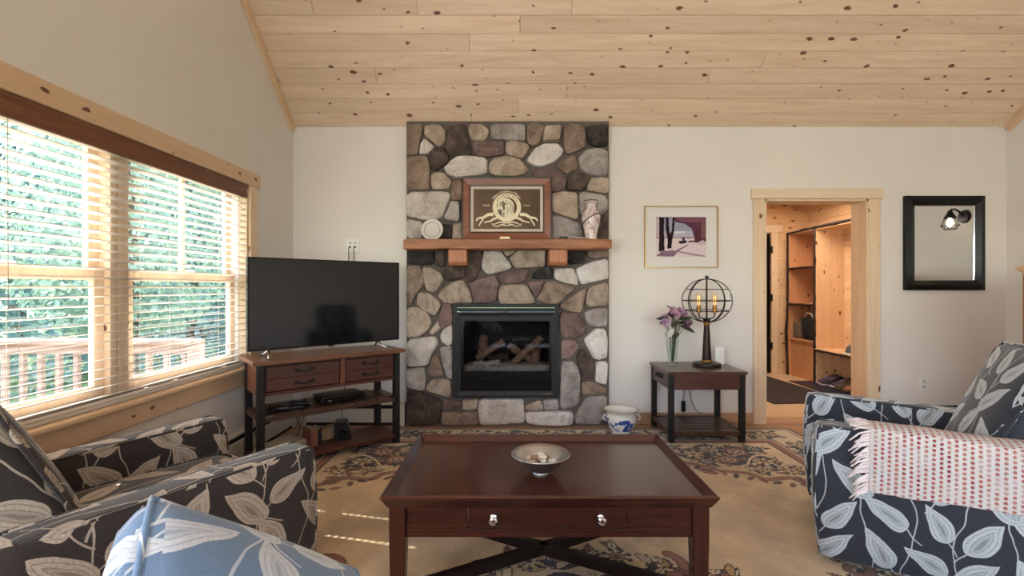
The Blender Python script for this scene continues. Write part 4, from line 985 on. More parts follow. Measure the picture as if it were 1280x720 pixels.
# ------------------------------------------------------------------ rug: a fine grid whose colours are a woven (flat) pattern with sheen painted in
RGX0, RGX1, RGY0, RGY1, RT = -1.70, 2.42, 0.30, 4.20, 0.012
def S3(r, g, b): return np.array(srgb(r, g, b)[:3])
CRM, TANc, NAVY, ROSE, BRN, GOLD, BLUE, INK = S3(206, 186, 158), S3(196, 170, 136), S3(36, 38, 56), S3(142, 92, 76), S3(122, 78, 58), S3(184, 152, 104), S3(92, 104, 132), S3(38, 30, 32)
def rug_part(ya, yb, step):
    nx, ny = int((RGX1 - RGX0) / step) + 1, int((yb - ya) / step) + 1
    X, Y = np.meshgrid(np.linspace(RGX0, RGX1, nx), np.linspace(ya, yb, ny)); C = np.zeros(X.shape + (3,))
    def vnoise(s, seed):
        rg = np.random.RandomState(seed); G = rg.rand(64, 64); u = (X * s) % 63; v = (Y * s) % 63
        i, j = u.astype(int), v.astype(int); fu, fv = u - i, v - j; fu = fu * fu * (3 - 2 * fu); fv = fv * fv * (3 - 2 * fv)
        i2, j2 = (i + 1) % 64, (j + 1) % 64
        return G[j, i] * (1 - fu) * (1 - fv) + G[j, i2] * fu * (1 - fv) + G[j2, i] * (1 - fu) * fv + G[j2, i2] * fu * fv
    n = vnoise(4, 1) * 0.5 + vnoise(11, 2) * 0.3 + vnoise(31, 3) * 0.2
    n2 = vnoise(2.1, 7) * .6 + vnoise(6.3, 8) * .4; C[:] = TANc * (0.46 + 0.52 * n + 0.60 * n2)[..., None]  # large pale and dark patches paint the sheen of the pile
    d = np.minimum(np.minimum(X - RGX0, RGX1 - X), np.minimum(Y - RGY0, RGY1 - Y))
    def band(a, b, c): C[(d >= a) & (d < b)] = c
    for a, b, c in ((0, .022, NAVY), (.022, .05, CRM), (.05, .062, INK), (.062, .30, CRM), (.30, .312, INK), (.312, .325, CRM), (.325, .385, ROSE), (.385, .397, INK)): band(a, b, c)
    rg = np.random.RandomState(5)
    def win_(x, y, r):
        i0, i1 = np.searchsorted(X[0], [x - r, x + r]); j0, j1 = np.searchsorted(Y[:, 0], [y - r, y + r]); return slice(j0, j1), slice(i0, i1)
    def disc(x, y, r, c):
        s = win_(x, y, r); m = (X[s] - x) ** 2 + (Y[s] - y) ** 2 < r * r; C[s][m] = c
    def strokes(pts, r0, r1, c, oc=INK, ol=0.007):
        P = np.array(pts); L = len(P)
        for rr, cc in ((ol, oc), (0, c)):
            for k in range(L): disc(P[k, 0], P[k, 1], r0 + (r1 - r0) * k / L + rr, cc)
    def spiral(x, y, r, a0, turns, flip=1):
        t = np.linspace(0, 1, 70); rr = r * (1 - 0.86 * t); a = a0 + flip * turns * 2 * np.pi * t
        return np.stack([x + rr * np.cos(a), y + rr * np.sin(a)], 1)
    def leaf(x, y, a, L, W, c, oc=INK):
        s = win_(x, y, L + .02); u = ((X[s] - x) * np.cos(a) + (Y[s] - y) * np.sin(a)) / L; v = (-(X[s] - x) * np.sin(a) + (Y[s] - y) * np.cos(a)) / W
        f = 1 - u * u - np.abs(v); C[s][f > 0] = oc; C[s][f > 0.28] = c; C[s][(np.abs(v) < .08) & (f > .28)] = oc
    def flower(x, y, r, cols, k=8, ph=0):
        s = win_(x, y, r * 1.2); dx, dy = X[s] - x, Y[s] - y; rr = np.hypot(dx, dy); th = np.arctan2(dy, dx)
        for q, c in zip((1.0, 0.86, 0.62, 0.52, 0.30, 0.2), cols):
            C[s][rr < r * q * (0.84 + 0.16 * np.cos(k * th + ph))] = c; ph += np.pi
    pal = [[INK, NAVY, CRM, BLUE, INK, GOLD], [INK, ROSE, CRM, BRN, INK, CRM], [INK, CRM, NAVY, GOLD, INK, ROSE], [INK, GOLD, INK, CRM, BRN, INK]]
    # border: meander of flowers, leaves and dark grounds
    def along():
        for x in np.arange(RGX0 + .18, RGX1 - .1, .16): yield x, RGY1 - .18, 0.0
        for y in np.arange(RGY0 + .1, RGY1 - .3, .16): yield RGX0 + .18, y, 1.57; yield RGX1 - .18, y, 1.57
    for q, (x, y, a) in enumerate(along()):
        ax, ay = np.cos(a), np.sin(a); nx_, ny_ = -ay, ax; sgn = 1 if q % 2 else -1
        if q % 5 == 0: disc(x, y, .10, NAVY)
        if q % 5 == 2: disc(x, y, .085, CRM * .8)
        flower(x, y, .062 + .02 * rg.rand(), pal[q % 4], 6 + q % 3, rg.rand() * 6)
        for k in range(8):
            o1, o2 = rg.uniform(-.08, .08), rg.choice([-1, 1]) * rg.uniform(.055, .105)
            leaf(x + ax * o1 + nx_ * o2, y + ay * o1 + ny_ * o2, rg.rand() * 6.3, .045, .018, [NAVY, ROSE, BRN, INK, BLUE, NAVY, CRM, INK][k])
    # corner sprays inside the guard stripe, bounded by scrolls
    def spray(pts, scrolls):
        for x, y, r in pts:
            for k in range(13):
                a = rg.rand() * 6.3; q_ = rg.uniform(.85, 1.35); leaf(x + r * q_ * np.cos(a), y + r * q_ * .9 * np.sin(a), a + rg.uniform(-.8, .8), .055, .019, [BRN, NAVY, CRM, INK, ROSE, GOLD, CRM][k % 7])
        for q, (x, y, r) in enumerate(pts): flower(x, y, r, pal[q % 4], 7 + q % 3, rg.rand() * 6)
        for pts_, r0, r1, c in scrolls: strokes(pts_, r0, r1, c)
    def curve(ctrl):
        P = np.array(ctrl, float); out = []
        for i in range(len(P) - 1):
            a, b, c, e = P[max(i - 1, 0)], P[i], P[i + 1], P[min(i + 2, len(P) - 1)]
            t = np.linspace(0, 1, 22)[:, None]; out.append(.5 * (2 * b + (c - a) * t + (2 * a - 5 * b + 4 * c - e) * t ** 2 + (3 * b - a - 3 * c + e) * t ** 3))
        return np.concatenate(out)
    for s, xo in ((1, -1.28), (-1, 2.00)):
        f = lambda x, y: (xo + s * x, y)
        pts = [f(x, y) + (r,) for x, y, r in ((.16, 3.66, .075), (.32, 3.60, .10), (.50, 3.66, .085), (.66, 3.55, .095), (.80, 3.70, .07), (.45, 3.44, .09), (.22, 3.40, .085), (.12, 3.22, .07), (.62, 3.40, .065), (.95, 3.70, .055), (.3, 3.25, .06))]
        for x, y, r in pts:
            if r > .084: disc(x, y, r * 1.3, NAVY)
        sc = [(curve([f(.06, 2.98), f(.20, 3.10), f(.36, 3.08), f(.44, 3.18), f(.60, 3.22)]), .022, .016, ROSE), (spiral(*f(.66, 3.26), .075, -1.5, 1.2, s), .018, .010, ROSE),
              (curve([f(.72, 3.34), f(.86, 3.44), f(.96, 3.55), f(1.10, 3.62)]), .022, .014, BRN), (spiral(*f(1.12, 3.66), .055, -1.5, 1.1, s), .014, .008, ROSE), (spiral(*f(.12, 3.05), .06, 2, 1.2, -s), .014, .008, BRN),
              (curve([f(.1, 3.5), f(.2, 3.52), f(.28, 3.46), f(.36, 3.34)]), .014, .008, CRM), (curve([f(.5, 3.56), f(.6, 3.64), f(.72, 3.63)]), .012, .008, BLUE)]
        spray(pts, sc)
        for k in range(16):
            u = k / 15; x, y = f(.04 + 1.05 * u, 2.92 + .62 * u ** 1.1); leaf(x + rg.uniform(-.02, .02), y - .03 + rg.uniform(-.02, .02), rg.rand() * 6, .045, .018, [BRN, INK, ROSE][k % 3])
    # central medallion
    mx, my = 0.34, 1.62
    rr = np.hypot((X - mx) / .78, (Y - my) / .70); th = np.arctan2(Y - my, X - mx); lob = 1 + .06 * np.cos(10 * th)
    C[(rr < .66 * lob)] = NAVY; C[(rr > .64 * lob) & (rr < .66 * lob)] = CRM
    for k in range(20):
        a = 2 * np.pi * k / 20 + .1; x, y = mx + .78 * .84 * np.cos(a), my + .70 * .84 * np.sin(a)
        if k % 2: strokes(spiral(x, y, .10, a, 1.3, 1 if k % 4 == 1 else -1), .022, .010, [ROSE, CRM, BRN][k % 3])
        for q in range(6): leaf(x + rg.uniform(-.13, .13), y + rg.uniform(-.1, .1), rg.rand() * 6.3, .06, .024, [BRN, NAVY, CRM, ROSE, GOLD, CRM][q])
        if k % 2 == 0: flower(x, y, .075, pal[k // 2 % 4], 8, k)
    for k in range(34):
        a = rg.rand() * 6.3; q = .2 + .38 * rg.rand(); x, y = mx + .78 * q * np.cos(a), my + .7 * q * np.sin(a)
        flower(x, y, .05 + .03 * rg.rand(), pal[k % 4], 7, k); leaf(x + .08, y + .05, a, .06, .022, [CRM, ROSE, GOLD][k % 3])
        strokes(curve([(x, y), (x + .09, y + .04), (x + .15 * np.cos(a), y + .13)]), .008, .005, CRM, NAVY, .003)
    # side sprays level with the medallion
    for xo in (-.95, 1.62):
        spray([(xo + a, 1.9 + b, r) for a, b, r in ((0, 0, .1), (.16, .08, .07), (-.14, .1, .08), (.02, .2, .07), (.1, -.15, .08))], [(spiral(xo + .1, 2.12, .09, 0, 1.2), .02, .01, ROSE), (spiral(xo - .12, 2.1, .08, 2, 1.2, -1), .02, .01, BRN)])
    wv = 0.93 + 0.12 * np.random.RandomState(9).rand(*X.shape)
    C *= (wv * (0.9 + 0.2 * n))[..., None]
    return X, Y, C
def rug_mesh(name, ya, yb, step, parent, m):
    X, Y, C = rug_part(ya, yb, step); ny, nx = X.shape
    Z = np.full(X.shape, RT); V = np.stack([X, Y, Z], -1).reshape(-1, 3)
    i = np.arange(ny * nx).reshape(ny, nx); F = np.stack([i[:-1, :-1], i[:-1, 1:], i[1:, 1:], i[1:, :-1]], -1).reshape(-1, 4); nf = len(F)
    me = bpy.data.meshes.new(name); me.vertices.add(len(V)); me.loops.add(nf * 4); me.polygons.add(nf)
    me.vertices.foreach_set('co', V.ravel()); me.loops.foreach_set('vertex_index', F.ravel()); me.polygons.foreach_set('loop_start', np.arange(nf) * 4)
    at = me.color_attributes.new('weave', 'FLOAT_COLOR', 'POINT'); A = np.ones((len(V), 4)); A[:, :3] = np.clip(C.reshape(-1, 3), 0, 1); at.data.foreach_set('color', A.ravel().astype(np.float32))
    me.update(calc_edges=True); me.materials.append(m)
    return link(bpy.data.objects.new(name, me), parent)
rt = NT('woven_rug'); ca = rt.n('ShaderNodeVertexColor'); ca.layer_name = 'weave'; nz = rt.noise(rt.coords((1, 1, 1), False), 260, 2, 0.7)
rt.set(Base_Color=ca.outputs[0], Roughness=0.95); rt.b.inputs['Sheen Weight'].default_value = 0.2; rt.bump(nz, 0.35, 0.003)
rug = thing('area_rug', (0, 0, 0), 0, 'large tan oriental rug with dark floral border under the coffee table', 'rug')
rug_mesh('pile', 1.92, RGY1, 0.0072, rug, rt.m); rug_mesh('pile', RGY0, 1.92, 0.02, rug, rt.m)
bm = NB(); box(bm, RGX0, RGX1, RGY0, RGY1, 0.0, RT - 0.001); fin('backing', bm, M['black_satin'], rug)

# ------------------------------------------------------------------ coffee table
ct = thing('coffee_table', (0.137, 2.10, RT), 0, 'dark mahogany tray-top coffee table with a drawer and crossed stretchers', 'table')
W2, D0, D1, TH = 0.605, 1.745, 2.475, 0.458
D0 -= 2.10; D1 -= 2.10
fin('tabletop', B(-W2 + 0.02, W2 - 0.02, D0 + 0.02, D1 - 0.02, TH - 0.030, TH - 0.012, 0.002), M['mahogany'], ct)
def rim(bm, a, b, nrm):   # flared tray rim: profile swept along one side with mitred ends
    a, b, n_ = Vector(a), Vector(b), Vector(nrm); t = (b - a).normalized()
    prof = [(-0.028, -0.034), (-0.012, -0.034), (0.012, 0.010), (0.002, 0.016), (-0.028, -0.016)]
    A = [bm.verts.new(a + n_ * u - t * u + Vector((0, 0, TH + v))) for u, v in prof]; Bq = [bm.verts.new(b + n_ * u + t * u + Vector((0, 0, TH + v))) for u, v in prof]
    k = len(prof); bm.faces.new(A); bm.faces.new(Bq[::-1])
    for i in range(k): bm.faces.new((A[i], Bq[i], Bq[(i + 1) % k], A[(i + 1) % k]))
for a, b, n_ in (((-W2, D0, 0), (W2, D0, 0), (0, -1, 0)), ((W2, D0, 0), (W2, D1, 0), (1, 0, 0)), ((W2, D1, 0), (-W2, D1, 0), (0, 1, 0)), ((-W2, D1, 0), (-W2, D0, 0), (-1, 0, 0))):
    bm = NB(); rim(bm, a, b, n_); fin('rim', bm, M['mahogany'], ct)
lx, lw = W2 - 0.045, 0.03
wz = wood('mahogany_upright', srgb(50, 25, 20), srgb(80, 41, 32), 'z', 0.24, fine=1.3, var=0.0, bump=0.02, coat=0.3)
for sx in (-1, 1):
    for y in (D0 + 0.05, D1 - 0.05):
        bm = NB(); q = [(1.0, TH - 0.03), (1.0, 0.30), (0.86, 0.12), (0.62, 0.0)]; rings = []
        for s, z in q: rings.append([bm.verts.new((sx * lx + (u * lw * s) - sx * lw * (1 - s) * -0.3, y + v * lw * s, z)) for u, v in ((-1, -1), (1, -1), (1, 1), (-1, 1))])
        for A, Bq in zip(rings[:-1], rings[1:]):
            for k in range(4): bm.faces.new((A[k], A[(k + 1) % 4], Bq[(k + 1) % 4], Bq[k]))
        bm.faces.new(rings[0]); bm.faces.new(rings[-1]); bmesh.ops.bevel(bm, geom=[e for e in bm.edges], offset=0.003, segments=1, affect='EDGES')
        fin('leg', bm, wz, ct)
az0, az1 = TH - 0.155, TH - 0.03; fy = D0 + 0.035; bk = D1 - 0.035
xl, xr, xa, xb = -lx + lw, lx - lw, -0.30, 0.288
for y0_, y1_ in ((fy, fy + 0.02), (bk - 0.02, bk)):
    fin('apron_rail', B(xl, xr, y0_, y1_ , az0, az0 + 0.032, 0.002), M['mahogany'], ct)
fin('apron_panel', B(xl, xa - 0.002, fy, fy + 0.02, az0 + 0.034, az1, 0.002), M['mahogany'], ct); fin('apron_panel', B(xb + 0.002, xr, fy, fy + 0.02, az0 + 0.034, az1, 0.002), M['mahogany'], ct)
fin('back_panel', B(xl, xr, bk - 0.02, bk, az0 + 0.034, az1, 0.002), M['mahogany'], ct)
for sx in (-1, 1): fin('side_apron', B(sx * lx - 0.012, sx * lx + 0.012, D0 + 0.08, D1 - 0.08, az0, az1, 0.002), M['mahogany'], ct)
dr = fin('drawer', B(xa + 0.001, xb - 0.001, fy - 0.004, fy + 0.3, az0 + 0.036, az1 - 0.006, 0.003), M['mahogany'], ct)
for xx in (-0.205, 0.190):
    bm = NB(); Mk = Matrix.Rotation(R(90), 4, 'X'); lathe(bm, [(0.014, 0.0), (0.014, 0.004), (0.006, 0.008), (0.006, 0.016), (0.013, 0.02), (0.0165, 0.026), (0.0165, 0.032), (0.010, 0.036), (0.008, 0.034), (0.002, 0.034)], 20, (xx, fy - 0.004, az0 + 0.074), Mk)
    fin('knob', bm, M['chrome'], dr, smooth=True, auto=40)
for a, b in (((-lx, D0 + 0.06), (lx, D1 - 0.06)), ((lx, D0 + 0.06), (-lx, D1 - 0.06))):
    A, Bq = Vector((a[0], a[1], 0.085)), Vector((b[0], b[1], 0.085)); t_v = (Bq - A).normalized(); n_ = Vector((-t_v.y, t_v.x, 0)) * 0.016
    bm = NB(); vs = [bm.verts.new(p + q + Vector((0, 0, h))) for p in (A, Bq) for q in (n_, -n_) for h in (-0.022, 0.022)]
    for f in ((0, 1, 3, 2), (4, 6, 7, 5), (0, 4, 5, 1), (2, 3, 7, 6), (0, 2, 6, 4), (1, 5, 7, 3)): bm.faces.new([vs[i] for i in f])
    fin('stretcher', bm, plain('dark_stretcher', srgb(30, 18, 16), 0.35), ct)
# bowl of shells
TT = RT + TH - 0.012
t = thing('metal_bowl', (0.122, 2.035, TT), 0, 'wide-rimmed pewter bowl holding seashells on the coffee table', 'bowl')
bm = NB(); lathe(bm, [(0.034, 0.0), (0.035, 0.004), (0.032, 0.007), (0.055, 0.016), (0.085, 0.042), (0.098, 0.066), (0.121, 0.078), (0.123, 0.082), (0.118, 0.083), (0.095, 0.072), (0.08, 0.046), (0.055, 0.026), (0.004, 0.020)], 40); fin('bowl_body', bm, M['pewter'], t, smooth=True, auto=60)
bm = NB(); lathe(bm, [(0.1215, 0.0775), (0.1255, 0.0805), (0.1215, 0.0845), (0.1185, 0.0815)], 40, cap0=False, cap1=False); fin('rim', bm, M['pewter'], t, smooth=True)
sh = [plain('shell_cream', srgb(220, 206, 190), 0.5, var=0.15, scale=60), plain('shell_brown', srgb(146, 116, 92), 0.5, var=0.25, scale=70), plain('shell_white', srgb(232, 228, 226), 0.4, var=0.1, scale=50)]
q = random.Random(4); shm = []
for k in range(3):
    bm = NB(); lathe(bm, [(0.002, -0.02), (0.008, -0.014), (0.011, -0.004), (0.016, 0.004), (0.013, 0.012), (0.007, 0.018), (0.001, 0.021)], 9); 
    for v in bm.verts: v.co.x *= 1.0 + 0.25 * math.sin(v.co.z * 300)
    shm.append(fin('seashell', bm, sh[k], None, smooth=True))
for i in range(17):
    a = q.random() * 6.3; r = 0.058 * math.sqrt(q.random()); o = shm[i % 3] if i < 3 else link(bpy.data.objects.new('seashell', shm[i % 3].data))
    o.location = (0.122 + r * math.cos(a), 2.035 + r * math.sin(a), TT + 0.038 + 0.028 * (1 - r / 0.06) + q.uniform(0, .005)); o.rotation_euler = (q.random() * 6, q.random() * 6, q.random() * 6); s = q.uniform(0.8, 1.25); o.scale = (s, s, s)
    tag(o, ['small cream seashell heaped in the pewter bowl', 'small brown seashell heaped in the pewter bowl', 'small white seashell heaped in the pewter bowl'][i % 3], 'shell', ['cream seashells in the bowl', 'brown seashells in the bowl', 'white seashells in the bowl'][i % 3])

# ------------------------------------------------------------------ television and its stand
ts = thing('television_stand', (-1.67, 3.15, RT), R(40.46), 'dark walnut television stand with two drawers and a slatted shelf in the corner', 'stand')
SWd, SDp, SHt = 1.025, 0.385, 0.745
fin('top_panel', B(-0.035, SWd + 0.035, -0.03, SDp + 0.02, SHt - 0.028, SHt, 0.003), M['walnut_top'], ts)
for x in (0, SWd - 0.045):
    for y in (0, SDp - 0.045): fin('leg', B(x, x + 0.045, y, y + 0.045, 0, SHt - 0.028, 0.002), M['black_metal'], ts)
cz0, cz1 = 0.505, SHt - 0.028
bm = NB(); box(bm, 0.045, SWd - 0.045, 0.012, 0.03, cz0, cz0 + 0.022); box(bm, 0.045, SWd - 0.045, 0.012, 0.03, cz1 - 0.012, cz1); fin('front_rail', bm, M['walnut'], ts)
mid = SWd * 0.555
fin('divider', B(mid - 0.018, mid + 0.018, 0.008, 0.03, cz0 + 0.022, cz1 - 0.012), wood('divider_wood', srgb(96, 54, 40), srgb(130, 78, 58), 'z', 0.35, var=0), ts)
for x in (0.008, SWd - 0.03): fin('side_panel', B(x, x + 0.022, 0.04, SDp - 0.045, cz0, cz1), wood('side_panel_wood', srgb(110, 66, 46), srgb(150, 96, 68), 'y', 0.3, var=0), ts)
fin('back_panel', B(0.03, SWd - 0.03, SDp - 0.03, SDp - 0.015, cz0, cz1), M['walnut'], ts); fin('case_bottom', B(0.03, SWd - 0.03, 0.03, SDp - 0.03, cz0, cz0 + 0.015), M['walnut'], ts)
for xa_, xb_ in ((0.052, mid - 0.024), (mid + 0.024, SWd - 0.052)):
    dz0, dz1 = cz0 + 0.026, cz1 - 0.016; zm = (dz0 + dz1) / 2
    d = fin('drawer', B(xa_, xb_, 0.012, 0.3, dz0, dz1, 0.002), M['walnut'], ts)
    for za_, zb_ in ((dz0 + 0.003, zm - 0.002), (zm + 0.002, dz1 - 0.003)):
        fin('drawer_front', B(xa_ + 0.003, xb_ - 0.003, 0.004, 0.013, za_, zb_, 0.003), M['walnut'], d)
        xc = (xa_ + xb_) / 2; zc = (za_ + zb_) / 2; bm = NB()
        tube(bm, [(xc - 0.055, 0.004, zc + 0.006), (xc - 0.05, -0.018, zc + 0.004), (xc - 0.02, -0.022, zc - 0.004), (xc + 0.02, -0.022, zc - 0.004), (xc + 0.05, -0.018, zc + 0.004), (xc + 0.055, 0.004, zc + 0.006)], 0.0055, 6)
        box(bm, xc - 0.068, xc - 0.042, 0.0, 0.005, zc - 0.010, zc + 0.018); box(bm, xc + 0.042, xc + 0.068, 0.0, 0.005, zc - 0.010, zc + 0.018)
        fin('handle', bm, M['black_metal'], d)
fin('shelf_rail', B(0.045, SWd - 0.045, 0.0, 0.03, 0.335, 0.362, 0.002), M['walnut_slat'], ts); fin('shelf_rail', B(0.045, SWd - 0.045, SDp - 0.03, SDp, 0.335, 0.362, 0.002), M['walnut_slat'], ts)
for x in (0.004, SWd - 0.034): fin('shelf_rail', B(x, x + 0.03, 0.045, SDp - 0.045, 0.335, 0.362, 0.002), M['walnut_slat'], ts)
for k in range(11):
    x = 0.01 + k * (SWd - 0.02) / 11; fin('shelf_slat', B(x + 0.004, x + (SWd - 0.02) / 11 - 0.004, 0.004 if 0 < k < 10 else 0.046, SDp - (0.004 if 0 < k < 10 else 0.046), 0.362, 0.376, 0.002), M['walnut_slat'], ts)
fin('lower_shelf', B(0.004, SWd - 0.004, 0.004 + 0.042, SDp - 0.046, 0.045, 0.07, 0.002), M['walnut'], ts); fin('lower_rail', B(0.045, SWd - 0.045, 0.0, 0.046, 0.04, 0.07, 0.002), M['walnut'], ts)
MS = Matrix.Translation((-1.67, 3.15, RT)) @ Matrix.Rotation(R(40.46), 4, 'Z')
def on_stand(x, y, z): return MS @ Vector((x, y, z))
RZ = R(40.46)
tv = thing('television', (-1.785, 3.235, RT + SHt), R(43.5), 'large black flat-screen television on the walnut stand', 'television')
TW, THh, tz = 1.150, 0.642, 0.052
bm = NB(); ring_rect(bm, 0, TW, tz, tz + THh, 0.010, -0.008, 0.03); fin('bezel', bm, M['black_satin'], tv)
scr = NT('tv_screen'); scr.set(Base_Color=srgb(10, 12, 16), Roughness=0.08)
fin('screen', B(0.010, TW - 0.010, -0.004, 0.02, tz + 0.010, tz + THh - 0.010), scr.m, tv)
fin('back_housing', B(0.05, TW - 0.05, 0.02, 0.065, tz + 0.03, tz + 0.45, 0.02), M['black_plastic'], tv)
fin('infrared_eye', B(TW / 2 - 0.02, TW / 2 + 0.02, -0.006, 0.01, tz - 0.012, tz + 0.002, 0.003), M['black_plastic'], tv)
for xx, s in ((0.14, 1), (TW - 0.20, -1)):
    bm = NB()
    tube(bm, [(xx, 0.0, tz + 0.01), (xx - s * 0.015, -0.04, 0.028), (xx - s * 0.035, -0.10, 0.006)], 0.007, 6); tube(bm, [(xx, 0.0, tz + 0.01), (xx - s * 0.015, 0.04, 0.028), (xx - s * 0.035, 0.10, 0.006)], 0.007, 6)
    fin('foot', bm, M['chrome'], tv, smooth=True)
sz = 0.376
t = box_ = thing('cable_box', on_stand(0.60, 0.17, sz), RZ, 'black set-top cable box on the slatted shelf of the television stand', 'electronics')
fin('case', soft_box(0.33, 0.2, 0.052, 0.012, n=5, c=(0, 0, 0.030)), M['black_plastic'], t, smooth=True)
for xx in (-0.13, 0.13): fin('foot', B(xx - 0.01, xx + 0.01, -0.07, 0.07, 0, 0.006), M['black_metal'], t)
fin('front_panel', B(-0.15, 0.15, -0.103, -0.098, 0.014, 0.046), M['black_satin'], t)
for k in range(4): fin('button', B(-0.045 + k * 0.03, -0.03 + k * 0.03, -0.06, -0.045, 0.055, 0.059, 0.001), M['chrome'], t)
fin('indicator_light', B(-0.115, -0.09, -0.1045, -0.102, 0.02, 0.026), plain('grey_button', srgb(150, 150, 155), 0.4), t)
def controller(x, y, rz, label):
    t = thing('game_controller', on_stand(x, y, sz), RZ + rz, label, 'electronics')
    fin('body', soft_box(0.15, 0.075, 0.035, 0.016, n=5, c=(0, 0, 0.0185), warp=lambda p: Vector((p.x, p.y - 6 * (abs(p.x)) ** 2 * 1.2, p.z))), M['black_plastic'], t, smooth=True)
    for xx in (-0.035, 0.035):
        bm = NB(); lathe(bm, [(0.008, 0.033), (0.006, 0.04), (0.011, 0.043), (0.010, 0.046), (0.002, 0.045)], 12, (xx, 0, 0)); fin('thumbstick', bm, M['black_metal'], t, smooth=True)
controller(0.13, 0.10, R(8), 'black game controller at the left end of the slatted shelf'); controller(0.31, 0.17, R(-12), 'black game controller next to the cable box')
o = fin('remote_control', soft_box(0.045, 0.17, 0.02, 0.007, n=4, c=(0, 0, 0.01)), M['black_plastic'], None, smooth=True, loc=on_stand(0.235, 0.10, sz), rot=(0, 0, RZ + R(70))); tag(o, 'black remote control between two game controllers', 'remote')
lz = 0.07
t = thing('magazine_stack', on_stand(0.20, 0.22, lz), RZ + R(30), 'stack of pale papers on the lower shelf of the stand', 'papers')
pap = plain('aged_paper', srgb(206, 190, 168), 0.8)
for k in range(4): fin('sheet', B(-0.15 + k * .006, 0.15 - k * .004, -0.10, 0.10, k * 0.012, k * 0.012 + 0.011, 0.001), pap, t)
def book(x, y, w_, d, h, rz, m, label, cat='book'):
    t = thing('book', on_stand(x, y, lz), RZ + rz, label, cat)
    bm = NB(); box(bm, -w_ / 2, -w_ / 2 + 0.003, -d / 2, d / 2, 0, h); box(bm, w_ / 2 - 0.003, w_ / 2, -d / 2, d / 2, 0, h); box(bm, -w_ / 2, w_ / 2, -d / 2, -d / 2 + 0.003, 0, h); fin('cover', bm, m, t)
    fin('page_block', B(-w_ / 2 + 0.003, w_ / 2 - 0.003, -d / 2 + 0.003, d / 2 - 0.004, 0.003, h - 0.003), pap, t)
book(0.40, 0.20, 0.05, 0.15, 0.125, R(4), plain('brown_cover', srgb(132, 86, 66), 0.6), 'upright brown book on the lower shelf of the stand')
book(0.46, 0.24, 0.03, 0.15, 0.11, R(-3), plain('black_cover', srgb(30, 28, 30), 0.6), 'upright thin black book beside the brown book')
t = thing('speaker_box', on_stand(0.645, 0.20, lz), RZ + R(-25), 'small black wedge speaker on the lower shelf', 'speaker')
bm = NB(); prism(bm, [(-0.06, 0), (0.06, 0), (0.03, 0.13), (-0.06, 0.13)], 'y', -0.07, 0.07); bmesh.ops.bevel(bm, geom=list(bm.edges), offset=0.006, segments=1, affect='EDGES'); fin('cabinet', bm, M['black_plastic'], t)
bm = NB(); lathe(bm, [(0.04, 0), (0.036, 0.004), (0.01, -0.004), (0.002, 0.0)], 16, (0, -0.071, 0.06), Matrix.Rotation(R(90), 4, 'X')); fin('driver', bm, M['black_metal'], t, smooth=True)
o = fin('carton', B(-0.09, 0.09, -0.05, 0.05, 0, 0.085, 0.002), plain('tan_card', srgb(172, 142, 112), 0.8), None, loc=on_stand(0.54, 0.275, lz), rot=(0, 0, RZ)); tag(o, 'small tan carton behind the books on the lower shelf', 'box')
def cord(pts, m, parent, r=0.003):
    Mi = (Matrix.Translation(parent.location) @ parent.rotation_euler.to_matrix().to_4x4()).inverted(); pts = [Mi @ Vector(p) for p in pts]
    P = [Vector(p) for p in pts]; S = []
    for i in range(len(P) - 1):
        a = P[max(i - 1, 0)]; b = P[i]; c = P[i + 1]; d = P[min(i + 2, len(P) - 1)]
        for k in range(8):
            u = k / 8; S.append(0.5 * ((2 * b) + (c - a) * u + (2 * a - 5 * b + 4 * c - d) * u * u + (3 * b - a - 3 * c + d) * u ** 3))
    S.append(P[-1]); bm = NB(); tube(bm, S, r, 6); return fin('power_cord', bm, m, parent, smooth=True)
cord([on_stand(0.46, 0.40, 0.36), on_stand(0.42, 0.42, 0.22), on_stand(0.36, 0.40, 0.09), on_stand(0.3, 0.36, 0.10)], M['black_plastic'], tv)
cord([on_stand(0.74, 0.40, 0.50), on_stand(0.73, 0.41, 0.30), on_stand(0.70, 0.40, 0.12), on_stand(0.68, 0.36, 0.09)], M['black_plastic'], box_)
cord([on_stand(0.08, 0.40, 0.36), on_stand(0.07, 0.41, 0.2), on_stand(0.12, 0.42, 0.06), on_stand(0.2, 0.44, 0.03)], M['black_plastic'], tv)
# wall plate with two leads behind the television
def plate(name, x, z, w_, h, label, cat, detail):
    t = thing(name, (x, YB, z), 0, label, cat)
    bm = NB(); box(bm, -w_ / 2, w_ / 2, -0.007, 0, -h / 2, h / 2, 0.003); fin('cover_plate', bm, M['white_plastic'], t)
    detail(t); return t
gp = plain('socket_dark', srgb(70, 66, 62), 0.5); ivory = plain('socket_ivory', srgb(214, 210, 202), 0.35)
def outlet_d(t):
    for z in (-0.024, 0.024):
        f = fin('socket', soft_box(0.034, 0.008, 0.034, 0.0035, n=4, c=(0, -0.008, z)), ivory, t, smooth=True)
        bm = NB(); box(bm, -0.009, -0.006, -0.0125, -0.011, z - 0.002, z + 0.009); box(bm, 0.006, 0.009, -0.0125, -0.011, z - 0.002, z + 0.009); box(bm, -0.003, 0.003, -0.0125, -0.011, z - 0.012, z - 0.007); fin('slots', bm, gp, f)
plate('wall_outlet', 3.755, 0.365, 0.078, 0.122, 'white double outlet on the wall below the black mirror', 'outlet', outlet_d)
